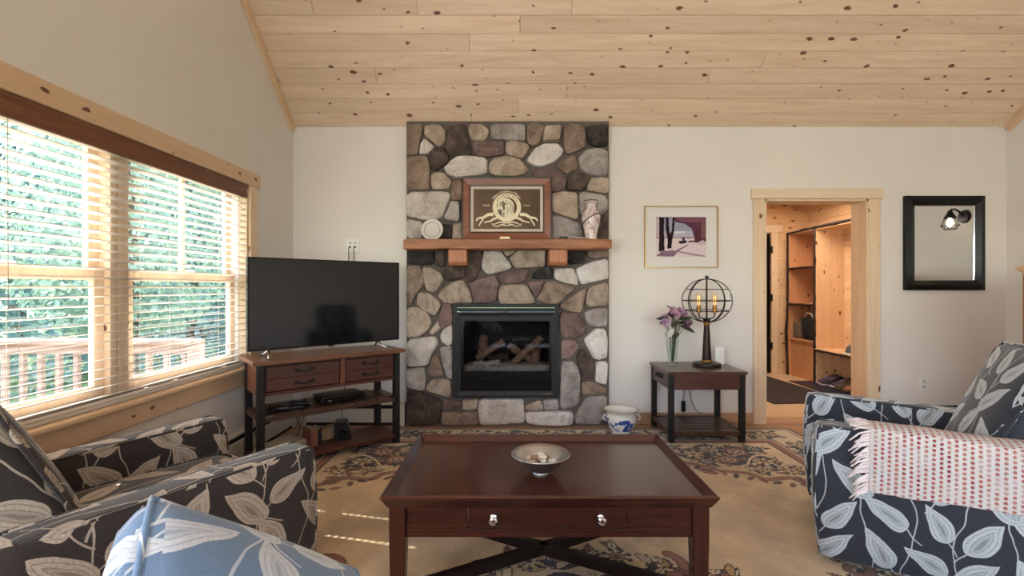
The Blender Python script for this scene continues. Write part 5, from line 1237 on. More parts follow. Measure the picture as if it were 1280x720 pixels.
def cable_d(t):
    for x in (-0.024, 0.024):
        bm = NB(); lathe(bm, [(0.008, 0), (0.008, 0.02), (0.004, 0.03)], 10, (x, -0.007, -0.012), Matrix.Rotation(R(90), 4, 'X')); fin('cable_plug', bm, M['black_plastic'], t)
        bm = NB(); tube(bm, [(x, -0.032, -0.012), (x, -0.045, -0.03), (x, -0.04, -0.16)], 0.004, 6); fin('lead', bm, M['black_plastic'], t)
        fin('jack_socket', B(x - 0.006, x + 0.006, -0.009, -0.006, 0.02, 0.034), gp, t)
plate('wall_plate', -1.452, 1.625, 0.125, 0.122, 'white wall plate with two black leads above the television', 'outlet', cable_d)
def sw_d(t): fin('rocker', B(-0.017, 0.017, -0.012, -0.006, -0.033, 0.033, 0.003), ivory, t)
plate('light_switch', 1.995, 1.155, 0.078, 0.125, 'white switch plate on the wall behind the wire globe lamp', 'switch', sw_d)

# ------------------------------------------------------------------ end table with lamp, vase, router
et = thing('end_table', (1.245, 3.80, RT), 0, 'dark wood end table with drawer and slatted lower shelf beside the doorway', 'table')
EW, EDp, EH = 0.605, 0.50, 0.566
for k in range(3):
    bw = (EDp + 0.02) / 3
fin('top_panel', B(-0.012, EW + 0.012, -0.012, EDp + 0.008, EH - 0.026, EH, 0.003), M['table_top'], et)
for x in (0.0, EW - 0.042):
    for y in (0.0, EDp - 0.042): fin('leg', B(x, x + 0.042, y, y + 0.042, 0, EH - 0.026, 0.002), M['black_metal'], et)
ez0 = EH - 0.145
fin('front_apron', B(0.042, EW - 0.042, 0.006, 0.026, ez0, EH - 0.026, 0.002), M['walnut'], et); fin('back_apron', B(0.042, EW - 0.042, EDp - 0.026, EDp - 0.006, ez0, EH - 0.026), M['walnut'], et)
fin('side_apron', B(EW - 0.026, EW - 0.006, 0.042, EDp - 0.042, ez0, EH - 0.026), M['walnut'], et); fin('side_rail', B(0.006, 0.026, 0.042, EDp - 0.042, ez0, ez0 + 0.016), M['walnut'], et)
dr = fin('drawer', B(0.004, 0.3, 0.05, EDp - 0.05, ez0 + 0.018, EH - 0.03, 0.003), M['walnut'], et)
bm = NB(); yc = EDp / 2; zc = (ez0 + EH) / 2 - 0.005
tube(bm, [(0.004, yc - 0.06, zc + 0.008), (-0.020, yc - 0.05, zc), (-0.022, yc + 0.05, zc), (0.004, yc + 0.06, zc + 0.008)], 0.008, 6); box(bm, -0.001, 0.005, yc - 0.075, yc + 0.075, zc - 0.012, zc + 0.022, 0.002); fin('handle', bm, M['black_metal'], dr)
bm = NB(); box(bm, 0.042, EW - 0.042, 0.004, 0.03, 0.055, 0.09, 0.002); box(bm, 0.042, EW - 0.042, EDp - 0.03, EDp - 0.004, 0.055, 0.09, 0.002); fin('shelf_rail', bm, M['walnut_slat'], et)
for x in (0.006, EW - 0.034): fin('shelf_rail', B(x, x + 0.028, 0.042, EDp - 0.042, 0.055, 0.09, 0.002), M['walnut_slat'], et)
es = wood('end_table_slat', srgb(60, 38, 30), srgb(84, 58, 46), 'x', 0.35, fine=1.4, var=0.15)
for k in range(6):
    y = 0.032 + k * (EDp - 0.064) / 6; fin('shelf_slat', B(0.034, EW - 0.034, y + 0.004, y + (EDp - 0.064) / 6 - 0.004, 0.07, 0.086, 0.002), es, et)
ETZ = RT + EH
lm = thing('table_lamp', (1.655, 4.08, ETZ), 0, 'bronze lamp with open wire globe and two clear bulbs on the end table', 'lamp')
bm = NB(); lathe(bm, [(0.004, 0), (0.114, 0.0), (0.116, 0.012), (0.114, 0.026), (0.085, 0.034), (0.05, 0.036), (0.004, 0.037)], 36); fin('base', bm, M['bronze'], lm, smooth=True, auto=40)
bm = NB(); lathe(bm, [(0.030, 0.036), (0.044, 0.040), (0.044, 0.052), (0.036, 0.056)], 24); lathe(bm, [(0.024, 0.345), (0.026, 0.35), (0.026, 0.372), (0.022, 0.376)], 24); fin('brass_collar', bm, M['brass'], lm, smooth=True, auto=40)
bm = NB(); lathe(bm, [(0.038, 0.056), (0.038, 0.07), (0.033, 0.16), (0.028, 0.26), (0.022, 0.345)], 24); fin('column', bm, M['bronze'], lm, smooth=True, auto=40)
bm = NB(); lathe(bm, [(0.022, 0.376), (0.030, 0.38), (0.030, 0.40), (0.012, 0.404), (0.007, 0.41), (0.007, 0.735), (0.014, 0.738), (0.014, 0.765), (0.003, 0.768)], 16); fin('stem', bm, M['bronze'], lm, smooth=True, auto=40)
GC, GR = 0.555, 0.198
for k in range(4):
    a = R(22 + 45 * k); bm = NB(); tube(bm, [(GR * math.sin(p) * math.cos(a), GR * math.sin(p) * math.sin(a), GC + GR * 0.93 * math.cos(p)) for p in [2 * math.pi * i / 48 for i in range(48)]], 0.0042, 6, True); fin('globe_hoop', bm, M['black_metal'], lm, smooth=True)
for zz_ in (-0.085, 0.0, 0.095):
    r_ = GR * math.sqrt(1 - (zz_ / (GR * 0.93)) ** 2); bm = NB(); tube(bm, [(r_ * math.cos(p), r_ * math.sin(p), GC + zz_) for p in [2 * math.pi * i / 48 for i in range(48)]], 0.0038, 6, True); fin('globe_ring', bm, M['black_metal'], lm, smooth=True)
fil = emit('lamp_filament', srgb(255, 196, 120), 2.2); bulbg = glassy('bulb_glass', (1.0, 0.93, 0.8, 1), 0.06)
for s in (-1, 1):
    xx = s * 0.068; bm = NB(); tube(bm, [(0, 0, 0.402), (s * 0.035, 0, 0.402), (s * 0.06, 0, 0.412), (xx, 0, 0.44), (xx, 0, 0.455)], 0.006, 8); fin('arm', bm, M['bronze'], lm, smooth=True)
    bm = NB(); lathe(bm, [(0.010, 0.45), (0.020, 0.455), (0.021, 0.49), (0.018, 0.494), (0.018, 0.515), (0.014, 0.518)], 18, (xx, 0, 0)); fin('socket', bm, M['brass'], lm, smooth=True, auto=40)
    bm = NB(); lathe(bm, [(0.013, 0.515), (0.016, 0.535), (0.027, 0.565), (0.030, 0.585), (0.025, 0.605), (0.012, 0.618), (0.002, 0.622)], 18, (xx, 0, 0), cap0=False); b = fin('bulb', bm, bulbg, lm, smooth=True)
    bm = NB(); tube(bm, [(xx - 0.008, 0, 0.52), (xx - 0.010, 0, 0.575), (xx - 0.004, 0, 0.597), (xx + 0.004, 0, 0.575), (xx + 0.006, 0, 0.597), (xx + 0.010, 0, 0.575), (xx + 0.008, 0, 0.52)], 0.0018, 5); fin('filament', bm, fil, b)
# flower vase
fv = thing('glass_vase', (1.352, 4.05, ETZ), 0, 'tall clear cut-glass vase holding the flowers on the end table', 'vase')
bm = NB(); prof = [(0.030, 0.0), (0.038, 0.004), (0.040, 0.02), (0.038, 0.05), (0.046, 0.15), (0.058, 0.26), (0.066, 0.285), (0.062, 0.285), (0.054, 0.262), (0.042, 0.15), (0.034, 0.055), (0.004, 0.035)]
lathe(bm, prof, 20); k_ = 0
for v in bm.verts:
    a = math.atan2(v.co.y, v.co.x); f = 1 + 0.05 * math.cos(10 * a); v.co.x *= f; v.co.y *= f
fin('vase_body', bm, M['vase_glass'], fv, smooth=True, auto=30)
fin('vase_foot', B(-0.03, 0.03, -0.03, 0.03, 0.0, 0.012, 0.01, 2), M['vase_glass'], fv, smooth=True)
bq = thing('flower_bouquet', (1.352, 4.05, ETZ + 0.04), 0, 'bouquet of pink and mauve flowers with dark leaves in the glass vase', 'flowers')
stem_m = plain('flower_stem', srgb(84, 100, 64), 0.6); leaf_m = plain('bouquet_leaf', srgb(58, 76, 54), 0.5, var=0.2); fl = [plain('mauve_petal', srgb(190, 150, 184), 0.6, var=0.15, scale=80), plain('pink_petal', srgb(206, 160, 178), 0.6, var=0.15, scale=80), plain('plum_petal', srgb(112, 76, 100), 0.6, var=0.2, scale=80), plain('white_petal', srgb(226, 224, 218), 0.55, var=0.05, scale=40)]
fr_ = random.Random(8)
def bloom_mesh(m):
    bm = NB()
    for ring, n, r, tilt in ((0, 7, 0.010, 0.35), (1, 8, 0.018, 0.8), (2, 9, 0.024, 1.15)):
        for k in range(n):
            a = 2 * math.pi * k / n + ring * 0.3; d = Vector((math.cos(a) * math.sin(tilt), math.sin(a) * math.sin(tilt), math.cos(tilt))); s = Vector((-math.sin(a), math.cos(a), 0)); b0 = Vector((0, 0, 0.0)); w_ = r * 0.5
            p = [b0, b0 + d * r * 0.6 - s * w_, b0 + d * r * 1.1 + Vector((0, 0, 0.003)), b0 + d * r * 0.6 + s * w_]; bm.faces.new([bm.verts.new(q_) for q_ in p])
    ob = fin('flower', bm, m, bq, smooth=True, recalc=False); return ob
protos = [bloom_mesh(m) for m in fl[:3]]
heads = []
for i in range(24):
    a = fr_.random() * 6.28; r = 0.105 * math.sqrt(fr_.random()); h = 0.31 + 0.12 * (1 - (r / 0.11) ** 2) + fr_.uniform(-.03, .02)
    heads.append((0.03 + r * math.cos(a) * 1.05, r * math.sin(a), h, i % 3 if i % 3 != 2 or i % 2 else 0))
for i, (x, y, h, k) in enumerate(heads):
    o = protos[k] if i in [next(j for j, q_ in enumerate(heads) if q_[3] == kk) for kk in (k,)] else link(bpy.data.objects.new('flower', protos[k].data), bq)
    o.location = (x, y, h); o.rotation_euler = (fr_.uniform(-.3, .9) + (0.6 if y < 0 else -0.2), x * 6, 0); s = fr_.uniform(1.35, 1.9); o.scale = (s, s, s)
    bm = NB(); tube(bm, [(x * 0.08, y * 0.08, 0.005), (x * 0.25, y * 0.25, 0.2), (x, y, h)], 0.0022, 5); fin('flower_stem', bm, stem_m, bq, smooth=True)
def blade(L, W, m, name):
    bm = NB(); n = 6; L0, R0, C0 = [], [], []
    for k in range(n + 1):
        u = k / n; w_ = W * math.sin(math.pi * min(1, u * 0.93 + 0.05)) ** 0.7 if k < n else 0.001; z = -0.25 * L * u * u
        L0.append(bm.verts.new((L * u, -w_, z + 0.006))); C0.append(bm.verts.new((L * u, 0, z))); R0.append(bm.verts.new((L * u, w_, z + 0.006)))
    for k in range(n): bm.faces.new((L0[k], C0[k], C0[k + 1], L0[k + 1])); bm.faces.new((C0[k], R0[k], R0[k + 1], C0[k + 1]))
    return fin(name, bm, m, bq, smooth=True, recalc=False)
for a, h, L, tz_, m in ((182, 0.35, 0.10, -0.3, leaf_m), (165, 0.37, 0.08, 0.5, leaf_m), (12, 0.32, 0.10, -0.1, leaf_m), (-15, 0.30, 0.11, 0.25, leaf_m), (40, 0.40, 0.09, -0.6, leaf_m), (100, 0.42, 0.08, -0.8, leaf_m), (250, 0.33, 0.08, 0.1, leaf_m), (310, 0.36, 0.08, -0.2, leaf_m), (-30, 0.37, 0.08, -0.2, leaf_m), (230, 0.28, 0.075, 0.7, fl[3]), (205, 0.27, 0.075, 0.9, fl[3])):
    o = blade(L * 1.15, 0.036, m, 'leaf'); d = 0.045; o.location = (0.02 + d * math.cos(R(a)), d * math.sin(R(a)), h); o.rotation_euler = (0.5, tz_, R(a))
for i in range(7):
    a = fr_.random() * 6.28; r = fr_.uniform(.02, .10); bm = NB(); tip = Vector((0.03 + r * math.cos(a), r * math.sin(a) * .7, fr_.uniform(.40, .47))); tube(bm, [(tip.x * .3, tip.y * .3, .25), tuple(tip)], 0.0015, 4)
    for k in range(8):
        p = Vector((tip.x * .3, tip.y * .3, .25)).lerp(tip, 0.45 + 0.55 * k / 7); d = Vector((fr_.uniform(-1, 1), fr_.uniform(-1, 1), .6)).normalized() * 0.016; s = d.cross(Vector((0, 0, 1))).normalized() * 0.005
        bm.faces.new([bm.verts.new(q_) for q_ in (p, p + d * .6 + s, p + d, p + d * .6 - s)])
    fin('filler_sprig', bm, leaf_m if i % 2 else fl[2], bq, recalc=False)
t = router = thing('wifi_router', (1.80, 4.17, ETZ), 0, 'white upright router standing behind the lamp on the end table', 'router')
fin('case', soft_box(0.085, 0.04, 0.152, 0.014, n=5, c=(0, 0, 0.076)), M['white_plastic'], t, smooth=True); fin('base', B(-0.03, 0.03, -0.03, 0.03, 0, 0.006, 0.003), M['white_plastic'], t)
cord([(1.62, 4.33, 0.45), (1.61, 4.34, 0.28), (1.66, 4.33, 0.14), (1.74, 4.32, 0.10), (1.79, 4.32, 0.03)], M['black_plastic'], lm)
cord([(1.72, 4.34, 0.45), (1.70, 4.34, 0.28), (1.76, 4.33, 0.18), (1.69, 4.33, 0.12), (1.78, 4.33, 0.11)], M['white_plastic'], router, 0.0022)
t = thing('power_adapter', (1.545, 4.33, 0.103), R(4), 'black plug adapter hanging by its lead under the end table', 'plug')
fin('adapter_body', soft_box(0.035, 0.03, 0.10, 0.008, n=4, c=(0, 0, 0.07)), M['black_plastic'], t, smooth=True); bm = NB(); tube(bm, [(0.0, 0, 0.118), (0.008, 0, 0.2), (0.03, 0.01, 0.34)], 0.003, 6); fin('lead', bm, M['black_plastic'], t)
# blue and white pot
bp = NT('blue_white_glaze'); v = bp.coords((1, 1, 1), False); nz = bp.noise(v, 13, 3, 0.55, 0.8); tcz = bp.n('ShaderNodeTexCoord'); sx_ = bp.n('ShaderNodeSeparateXYZ'); bp.l(tcz.outputs['Object'], sx_.inputs[0])
zone = bp.math('MULTIPLY', bp.math('GREATER_THAN', sx_.outputs[2], 0.03), bp.math('LESS_THAN', sx_.outputs[2], 0.135))
bp.set(Base_Color=bp.mix(zone, srgb(226, 222, 216), bp.ramp(nz, [(0.50, srgb(226, 224, 220)), (0.53, srgb(84, 112, 180)), (0.60, srgb(36, 60, 136)), (0.70, srgb(70, 98, 170))])), Roughness=0.15)
t = thing('ceramic_pot', (0.925, 4.08, RT), 0, 'white ceramic pot with blue flowers on the rug beside the chimney', 'pot')
bm = NB(); lathe(bm, [(0.078, 0.0), (0.082, 0.010), (0.082, 0.02), (0.105, 0.05), (0.128, 0.10), (0.126, 0.14), (0.116, 0.165), (0.122, 0.18), (0.142, 0.194), (0.143, 0.200), (0.132, 0.200), (0.112, 0.18), (0.106, 0.16), (0.115, 0.10), (0.08, 0.03), (0.004, 0.02)], 36); fin('pot_body', bm, bp.m, t, smooth=True, auto=60)
for s in (-1, 1):
    bm = NB(); tube(bm, [(s * 0.118, -0.02, 0.16), (s * 0.150, -0.028, 0.155), (s * 0.156, -0.03, 0.125), (s * 0.126, -0.025, 0.11)], 0.008, 8); fin('handle', bm, plain('pot_handle_glaze', srgb(206, 206, 208), 0.15), t, smooth=True)
bm = NB(); lathe(bm, [(0.1435, 0.192), (0.1455, 0.197), (0.1435, 0.202)], 36, cap0=False, cap1=False); fin('rim', bm, plain('pot_rim_glaze', srgb(176, 156, 132), 0.2), t, smooth=True)

# ------------------------------------------------------------------ pictures and mirror on the wall
pc = thing('framed_photograph', (1.539, YB, 1.705), 0, 'framed snowy landscape photograph in thin gold frame on the white wall', 'picture')
pw2, ph2 = 0.333, 0.281
gf = plain('gold_frame', srgb(178, 146, 100), 0.3, 0.6)
bm = NB(); ring_rect(bm, -pw2, pw2, -ph2, ph2, 0.010, -0.024, 0, 0.0); fin('frame', bm, gf, pc)
fin('mat_board', B(-pw2 + 0.009, pw2 - 0.009, -0.014, -0.004, -ph2 + 0.009, ph2 - 0.009), plain('mat_white', srgb(218, 214, 212), 0.8, var=0.01), pc)
# the print: a flat grid with its photographed colours
nx, ny = 138, 108; u = np.linspace(0, 1, nx); vv = np.linspace(0, 1, ny); U, Vv = np.meshgrid(u, vv)
def c3(r, g, b): return np.array(srgb(r, g, b)[:3])
IMG = np.zeros((ny, nx, 3)); IMG[:] = c3(206, 186, 192); rgp = np.random.RandomState(3)
def pol(pts, c):
    P = [((x - 128) / 552, 1 - (y - 145) / 437) for x, y in pts]; ins_ = np.zeros(U.shape, bool); j = len(P) - 1
    for i in range(len(P)):
        xi, yi = P[i]; xj, yj = P[j]
        with np.errstate(divide='ignore', invalid='ignore'): ins_ ^= ((yi > Vv) != (yj > Vv)) & (U < (xj - xi) * (Vv - yi) / (yj - yi + 1e-12) + xi)
        j = i
    IMG[ins_] = c3(*c)
pol([(128, 145), (680, 145), (680, 370), (128, 370)], (150, 150, 172)); pol([(128, 300), (545, 300), (545, 372), (128, 372)], (178, 172, 188)); pol([(330, 300), (460, 305), (440, 322), (330, 330)], (216, 206, 214))
pol([(128, 145), (215, 145), (215, 380), (128, 380)], (190, 168, 178)); pol([(128, 366), (545, 366), (545, 376), (128, 376)], (120, 92, 104))
pol([(330, 145), (680, 145), (680, 400), (625, 400), (600, 440), (560, 430), (545, 360), (520, 270), (440, 215), (340, 195)], (92, 54, 72)); pol([(330, 160), (680, 150), (680, 190), (560, 205), (420, 200)], (122, 76, 96)); pol([(625, 180), (680, 180), (680, 395), (625, 400)], (116, 82, 86)); pol([(550, 300), (620, 250), (625, 400), (570, 430)], (84, 46, 56))
pol([(128, 378), (680, 378), (680, 582), (128, 582)], (214, 196, 200)); pol([(545, 378), (680, 378), (680, 415), (560, 430)], (84, 46, 56)); pol([(580, 430), (640, 400), (680, 420), (680, 455), (590, 445)], (196, 176, 184))
pol([(380, 410), (430, 400), (470, 405), (460, 432), (400, 440), (376, 430)], (40, 24, 34)); pol([(415, 365), (445, 370), (440, 410), (420, 410)], (52, 32, 42)); pol([(480, 408), (550, 402), (555, 420), (485, 424)], (48, 28, 40)); pol([(465, 372), (540, 368), (540, 376), (465, 380)], (70, 44, 56))
pol([(330, 530), (370, 518), (680, 572), (680, 582), (560, 570), (360, 530)], (150, 122, 138)); pol([(128, 575), (190, 520), (300, 500), (330, 520), (480, 445), (490, 450), (360, 530), (330, 575), (300, 582)], (132, 104, 120)); pol([(215, 480), (300, 485), (320, 505), (240, 520)], (216, 198, 204))
pol([(160, 145), (222, 145), (214, 260), (222, 510), (158, 528), (162, 330)], (38, 16, 24)); pol([(232, 145), (268, 145), (268, 240), (280, 330), (300, 300), (310, 145), (336, 145), (326, 300), (302, 420), (300, 490), (250, 494), (256, 400), (236, 290)], (34, 14, 22)); pol([(336, 190), (440, 205), (520, 255), (515, 262), (440, 218), (336, 200)], (60, 32, 46))
pol([(128, 145), (680, 145), (680, 152), (128, 152)], (44, 22, 34))
IMG *= 0.92 + 0.14 * rgp.rand(ny, nx, 1)
X = (U - 0.5) * 0.455; Z = (Vv - 0.5) * 0.362; V3 = np.stack([X, np.full(X.shape, -0.0150), Z], -1).reshape(-1, 3)
i = np.arange(ny * nx).reshape(ny, nx); F = np.stack([i[:-1, :-1], i[:-1, 1:], i[1:, 1:], i[1:, :-1]], -1).reshape(-1, 4)
me = bpy.data.meshes.new('print'); me.from_pydata(V3.tolist(), [], F.tolist()); at = me.color_attributes.new('ink', 'FLOAT_COLOR', 'POINT'); A = np.ones((len(V3), 4)); A[:, :3] = IMG.reshape(-1, 3); at.data.foreach_set('color', A.ravel().astype(np.float32))
pm = NT('photo_print'); vc = pm.n('ShaderNodeVertexColor'); vc.layer_name = 'ink'; pm.set(Base_Color=vc.outputs[0], Roughness=0.6); pm.b.inputs['Specular IOR Level'].default_value = 0.15; me.materials.append(pm.m); o = link(bpy.data.objects.new('print', me), pc); o.location = (-0.001, 0, 0.0)
wm = thing('wall_mirror', (3.928, YB, 1.648), 0, 'rectangular mirror in wide glossy black frame right of the doorway', 'mirror')
mw, mh = 0.362, 0.428
bm = NB(); ring_rect(bm, -mw, mw, -mh, mh, 0.045, -0.030, 0, -0.014); ring_rect(bm, -mw + 0.045, mw - 0.045, -mh + 0.045, mh - 0.045, 0.045, -0.044, 0, 0.024); fin('frame', bm, M['black_satin'], wm)
bm = NB(); ring_rect(bm, -mw + 0.088, mw - 0.088, -mh + 0.088, mh - 0.088, 0.006, -0.022, 0, 0.004); fin('beveled_edge', bm, plain('mirror_bevel', srgb(196, 200, 204), 0.08, 0.9), wm)
fin('mirror_glass', B(-mw + 0.088, mw - 0.088, -0.016, -0.010, -mh + 0.088, mh - 0.088), M['mirror'], wm)
# caged wall sconce on the right wall (seen in the mirror)
sc_ = thing('wall_sconce', (XR, 3.95, 1.95), 0, 'black caged wall sconce with lit bulb on the right wall, seen in the mirror', 'lamp')
bm = NB(); lathe(bm, [(0.004, 0), (0.066, 0.0), (0.066, 0.010), (0.058, 0.022), (0.03, 0.026), (0.003, 0.028)], 28, M=Matrix.Rotation(R(-90), 4, 'Y')); fin('wall_plate', bm, M['bronze'], sc_, smooth=True, auto=40)
bm = NB(); tube(bm, [(-0.02, 0, 0.0), (-0.06, 0, 0.05), (-0.10, 0, 0.075), (-0.14, 0, 0.07), (-0.15, 0, 0.05)], 0.009, 8); fin('arm', bm, M['black_metal'], sc_, smooth=True)
bm = NB(); lathe(bm, [(0.018, 0.06), (0.022, 0.04), (0.05, -0.01), (0.052, -0.018), (0.045, -0.016), (0.016, 0.036)], 24, (-0.15, 0, 0)); fin('shade_cap', bm, M['black_metal'], sc_, smooth=True, auto=40)
bm = NB()
for k in range(6):
    a = 2 * math.pi * k / 6; ca_, sa_ = math.cos(a), math.sin(a); tube(bm, [(-0.15 + r_ * ca_, r_ * sa_, z_) for r_, z_ in ((0.048, -0.015), (0.075, -0.09), (0.05, -0.125))], 0.0028, 5)
for r_, z_ in ((0.075, -0.09), (0.05, -0.125)): tube(bm, [(-0.15 + r_ * math.cos(p), r_ * math.sin(p), z_) for p in [2 * math.pi * i_ / 24 for i_ in range(24)]], 0.003, 5, True)
fin('wire_cage', bm, M['black_metal'], sc_)
bm = NB(); lathe(bm, [(0.014, -0.01), (0.018, -0.03), (0.03, -0.06), (0.028, -0.085), (0.012, -0.102), (0.002, -0.104)], 16, (-0.15, 0, 0)); fin('bulb', bm, emit('sconce_bulb', srgb(255, 226, 180), 6.0), sc_, smooth=True)
# pine cabinet at the right edge
pb = thing('pine_cabinet', (3.97, 3.10, 0), 0, 'reddish pine cabinet with pale moulded cornice behind the right armchair', 'cabinet')
cb = wood('cabinet_pine', srgb(140, 84, 54), srgb(168, 108, 74), 'z', 0.45, var=0.0)
fin('body', B(-0.52, 0.52, -0.145, 0.145, 0.0, 1.332, 0.003), cb, pb); fin('plinth', B(-0.53, 0.53, -0.16, 0.16, 0, 0.11, 0.004), cb, pb)
for x in (-0.255, 0.255):
    d_ = fin('door', B(x - 0.24, x + 0.24, -0.163, -0.145, 0.14, 1.30, 0.004), cb, pb); kx = x - 0.2 * (1 if x > 0 else -1)
    bm = NB(); lathe(bm, [(0.006, 0), (0.006, 0.012), (0.014, 0.02), (0.010, 0.028), (0.002, 0.03)], 12, (kx, -0.163, 0.72), Matrix.Rotation(R(90), 4, 'X')); fin('knob', bm, M['bronze'], d_, smooth=True)
bm = NB()
for k, (a, z0_, z1_) in enumerate(((0.0, 1.332, 1.350), (0.016, 1.350, 1.362), (0.034, 1.362, 1.376), (0.024, 1.376, 1.386))): box(bm, -0.523 - a, 0.535, -0.165 - a, 0.148 + a * .3, z0_, z1_, 0.002)
fin('cornice', bm, wood('cornice_pine', srgb(196, 156, 112), srgb(222, 186, 144), 'x', 0.4, var=0.0), pb)

# ------------------------------------------------------------------ armchairs, pillow, throw, sofa
def piping(name, pts, m, parent, closed=False):
    bm = NB(); tube(bm, pts, 0.006, 6, closed)
    uv = bm.loops.layers.uv.verify()
    for f in bm.faces:
        for l in f.loops: l[uv].uv = (l.vert.co.x + l.vert.co.y, l.vert.co.z)
    return fin(name, bm, m, parent, smooth=True)
AW, AD, AT = 0.83, 0.86, 0.135
def armchair(loc, rz, fab, label, off, back_y, lean):
    t = thing('armchair', loc, rz, label, 'armchair', None)
    h2, d2 = AW / 2, AD / 2
    def arm_warp(p):
        k = max(0.0, (p.z - 0.10) / 0.52)
        return Vector((p.x, p.y + 0.018 * math.sin(min(1, k) * math.pi) * (1 if p.y > 0.3 else 0), p.z - 0.030 * k * (0.5 - p.y / AD)))
    for s in (-1, 1):
        bm = soft_box(AT, AD, 0.59, 0.028, (0.008, 0.0, 0.004), n=11, c=(s * (h2 - AT / 2), 0, 0.325), warp=arm_warp); box_uv(bm, (off, off * 2 + (0.13 if s > 0 else 0)))
        a = fin('arm', bm, fab, t, smooth=True)
        xi, xo = s * (h2 - AT + 0.012), s * (h2 - 0.012)
        f_ = lambda x, y, z: tuple(arm_warp(Vector((x, y, z))) + Vector((0, 0, 0.002)))
        for x in (xi, xo):
            piping('piping', [f_(x, y, 0.613) for y in np.linspace(-d2 + 0.05, d2 - 0.02, 12)] + [f_(x, d2 - 0.008, z) for z in np.linspace(0.60, 0.12, 8)], fab, a)
    bm = soft_box(AW - 2 * AT + 0.02, AD - 0.12, 0.24, 0.02, n=6, c=(0, -0.01, 0.21)); box_uv(bm, (off * 3, off)); fin('base', bm, fab, t, smooth=True)
    bm = soft_box(AW - 2 * AT - 0.004, 0.66, 0.15, 0.04, (0, 0.012, 0.02), n=9, c=(0, 0.085, 0.395)); box_uv(bm, (off * 1.7 + .2, off)); sc = fin('seat_cushion', bm, fab, t, smooth=True)
    q = (AW - 2 * AT) / 2 - 0.02
    piping('piping', [(-q, -0.2, 0.468), (-q, 0.36, 0.468), (-q + 0.03, 0.405, 0.466), (q - 0.03, 0.405, 0.466), (q, 0.36, 0.468), (q, -0.2, 0.468)], fab, sc)
    # reclined, rounded back
    bw, bh_, bt = AW - 2 * AT - 0.006, 0.635, 0.20
    rec = Matrix.Translation((0, back_y, 0.36)) @ Matrix.Rotation(R(lean), 4, 'X')
    bm = soft_box(bw, bt, bh_, 0.055, (0.0, 0.035, 0.014), n=11, c=(0, 0, bh_ / 2)); box_uv(bm, (off * 2.3, off + .1)); bmesh.ops.transform(bm, matrix=rec, verts=bm.verts)
    bk_ = fin('back_cushion', bm, fab, t, smooth=True)
    e = bw / 2 - 0.012; P = [(-e, bt / 2 - 0.012, 0.06), (-e, bt / 2 - 0.008, bh_ - 0.06), (-e + 0.04, bt / 2 - 0.008, bh_ - 0.012), (e - 0.04, bt / 2 - 0.008, bh_ - 0.012), (e, bt / 2 - 0.008, bh_ - 0.06), (e, bt / 2 - 0.012, 0.06)]
    S = []
    for a_, b_ in zip(P[:-1], P[1:]): S += [rec @ Vector(a_).lerp(Vector(b_), k / 5) for k in range(5)]
    piping('piping', S + [rec @ Vector(P[-1])], fab, bk_)
    bm = soft_box(AW - 2 * AT + 0.03, 0.06, 0.50, 0.02, n=6, c=(0, -d2 + 0.05, 0.35)); box_uv(bm, (off, 0)); fin('rear_panel', bm, fab, t, smooth=True)
    for sx in (-1, 1):
        for sy in (-1, 1):
            bm = NB(); lathe(bm, [(0.018, 0), (0.028, 0.11)], 4, (sx * (h2 - 0.08), sy * (d2 - 0.09), 0)); fin('leg', bm, M['walnut'], t)
    return t
CL = (-1.345, 1.735); CRr = (1.935, 2.295)
armchair((CL[0], CL[1], RT), R(-34.3), M['fab_left'], 'leaf-print armchair, tinted as in warm light, below the left window', 0.11, -0.238, 26)
armchair((CRr[0], CRr[1], RT), R(61.5), M['fab_right'], 'leaf-print armchair, tinted as in cool light, at the right with the pink throw', 0.37, -0.205, 24)

# woven throw over the near arm of the right chair
tw = NT('woven_throw'); uvn = tw.n('ShaderNodeUVMap'); sp = tw.n('ShaderNodeSeparateXYZ'); tw.l(uvn.outputs[0], sp.inputs[0])
PU, PV = 0.0235, 0.0185
iu = tw.math('FLOOR', tw.math('DIVIDE', sp.outputs[0], PU)); fu = tw.math('SUBTRACT', tw.math('FRACT', tw.math('DIVIDE', sp.outputs[0], PU)), 0.5)
sh_ = tw.math('MULTIPLY', tw.math('MODULO', tw.math('ABSOLUTE', iu), 2.0), 0.5)
vv_ = tw.math('ADD', tw.math('DIVIDE', sp.outputs[1], PV), sh_); iv = tw.math('FLOOR', vv_); fv_ = tw.math('SUBTRACT', tw.math('FRACT', vv_), 0.5)
el = tw.math('ADD', tw.math('POWER', tw.math('DIVIDE', fu, 0.25), 2.0), tw.math('POWER', tw.math('DIVIDE', fv_, 0.31), 2.0))
dot = tw.math('LESS_THAN', el, 1.0)
wn_ = tw.n('ShaderNodeTexWhiteNoise'); wn_.noise_dimensions = '2D'; cb_ = tw.n('ShaderNodeCombineXYZ'); tw.l(iu, cb_.inputs[0]); tw.l(tw.math('FLOOR', tw.math('MULTIPLY', iv, 0.34)), cb_.inputs[1]); tw.l(cb_.outputs[0], wn_.inputs['Vector'])
wcol = tw.n('ShaderNodeTexNoise'); wcol.inputs['Scale'].default_value = 7; tw.l(uvn.outputs[0], wcol.inputs['Vector'])
dc_ = tw.ramp(tw.math('ADD', tw.math('MULTIPLY', wn_.outputs[0], 0.45), tw.math('MULTIPLY', wcol.outputs[0], 0.6)), [(0.22, srgb(164, 66, 88)), (0.36, srgb(208, 106, 112)), (0.48, srgb(228, 156, 140)), (0.58, srgb(216, 122, 132)), (0.68, srgb(236, 214, 210)), (0.88, srgb(218, 148, 106))])
basec = tw.ramp(wcol.outputs[0], [(0.35, srgb(253, 250, 248)), (0.55, srgb(252, 243, 241)), (0.7, srgb(248, 247, 250))])
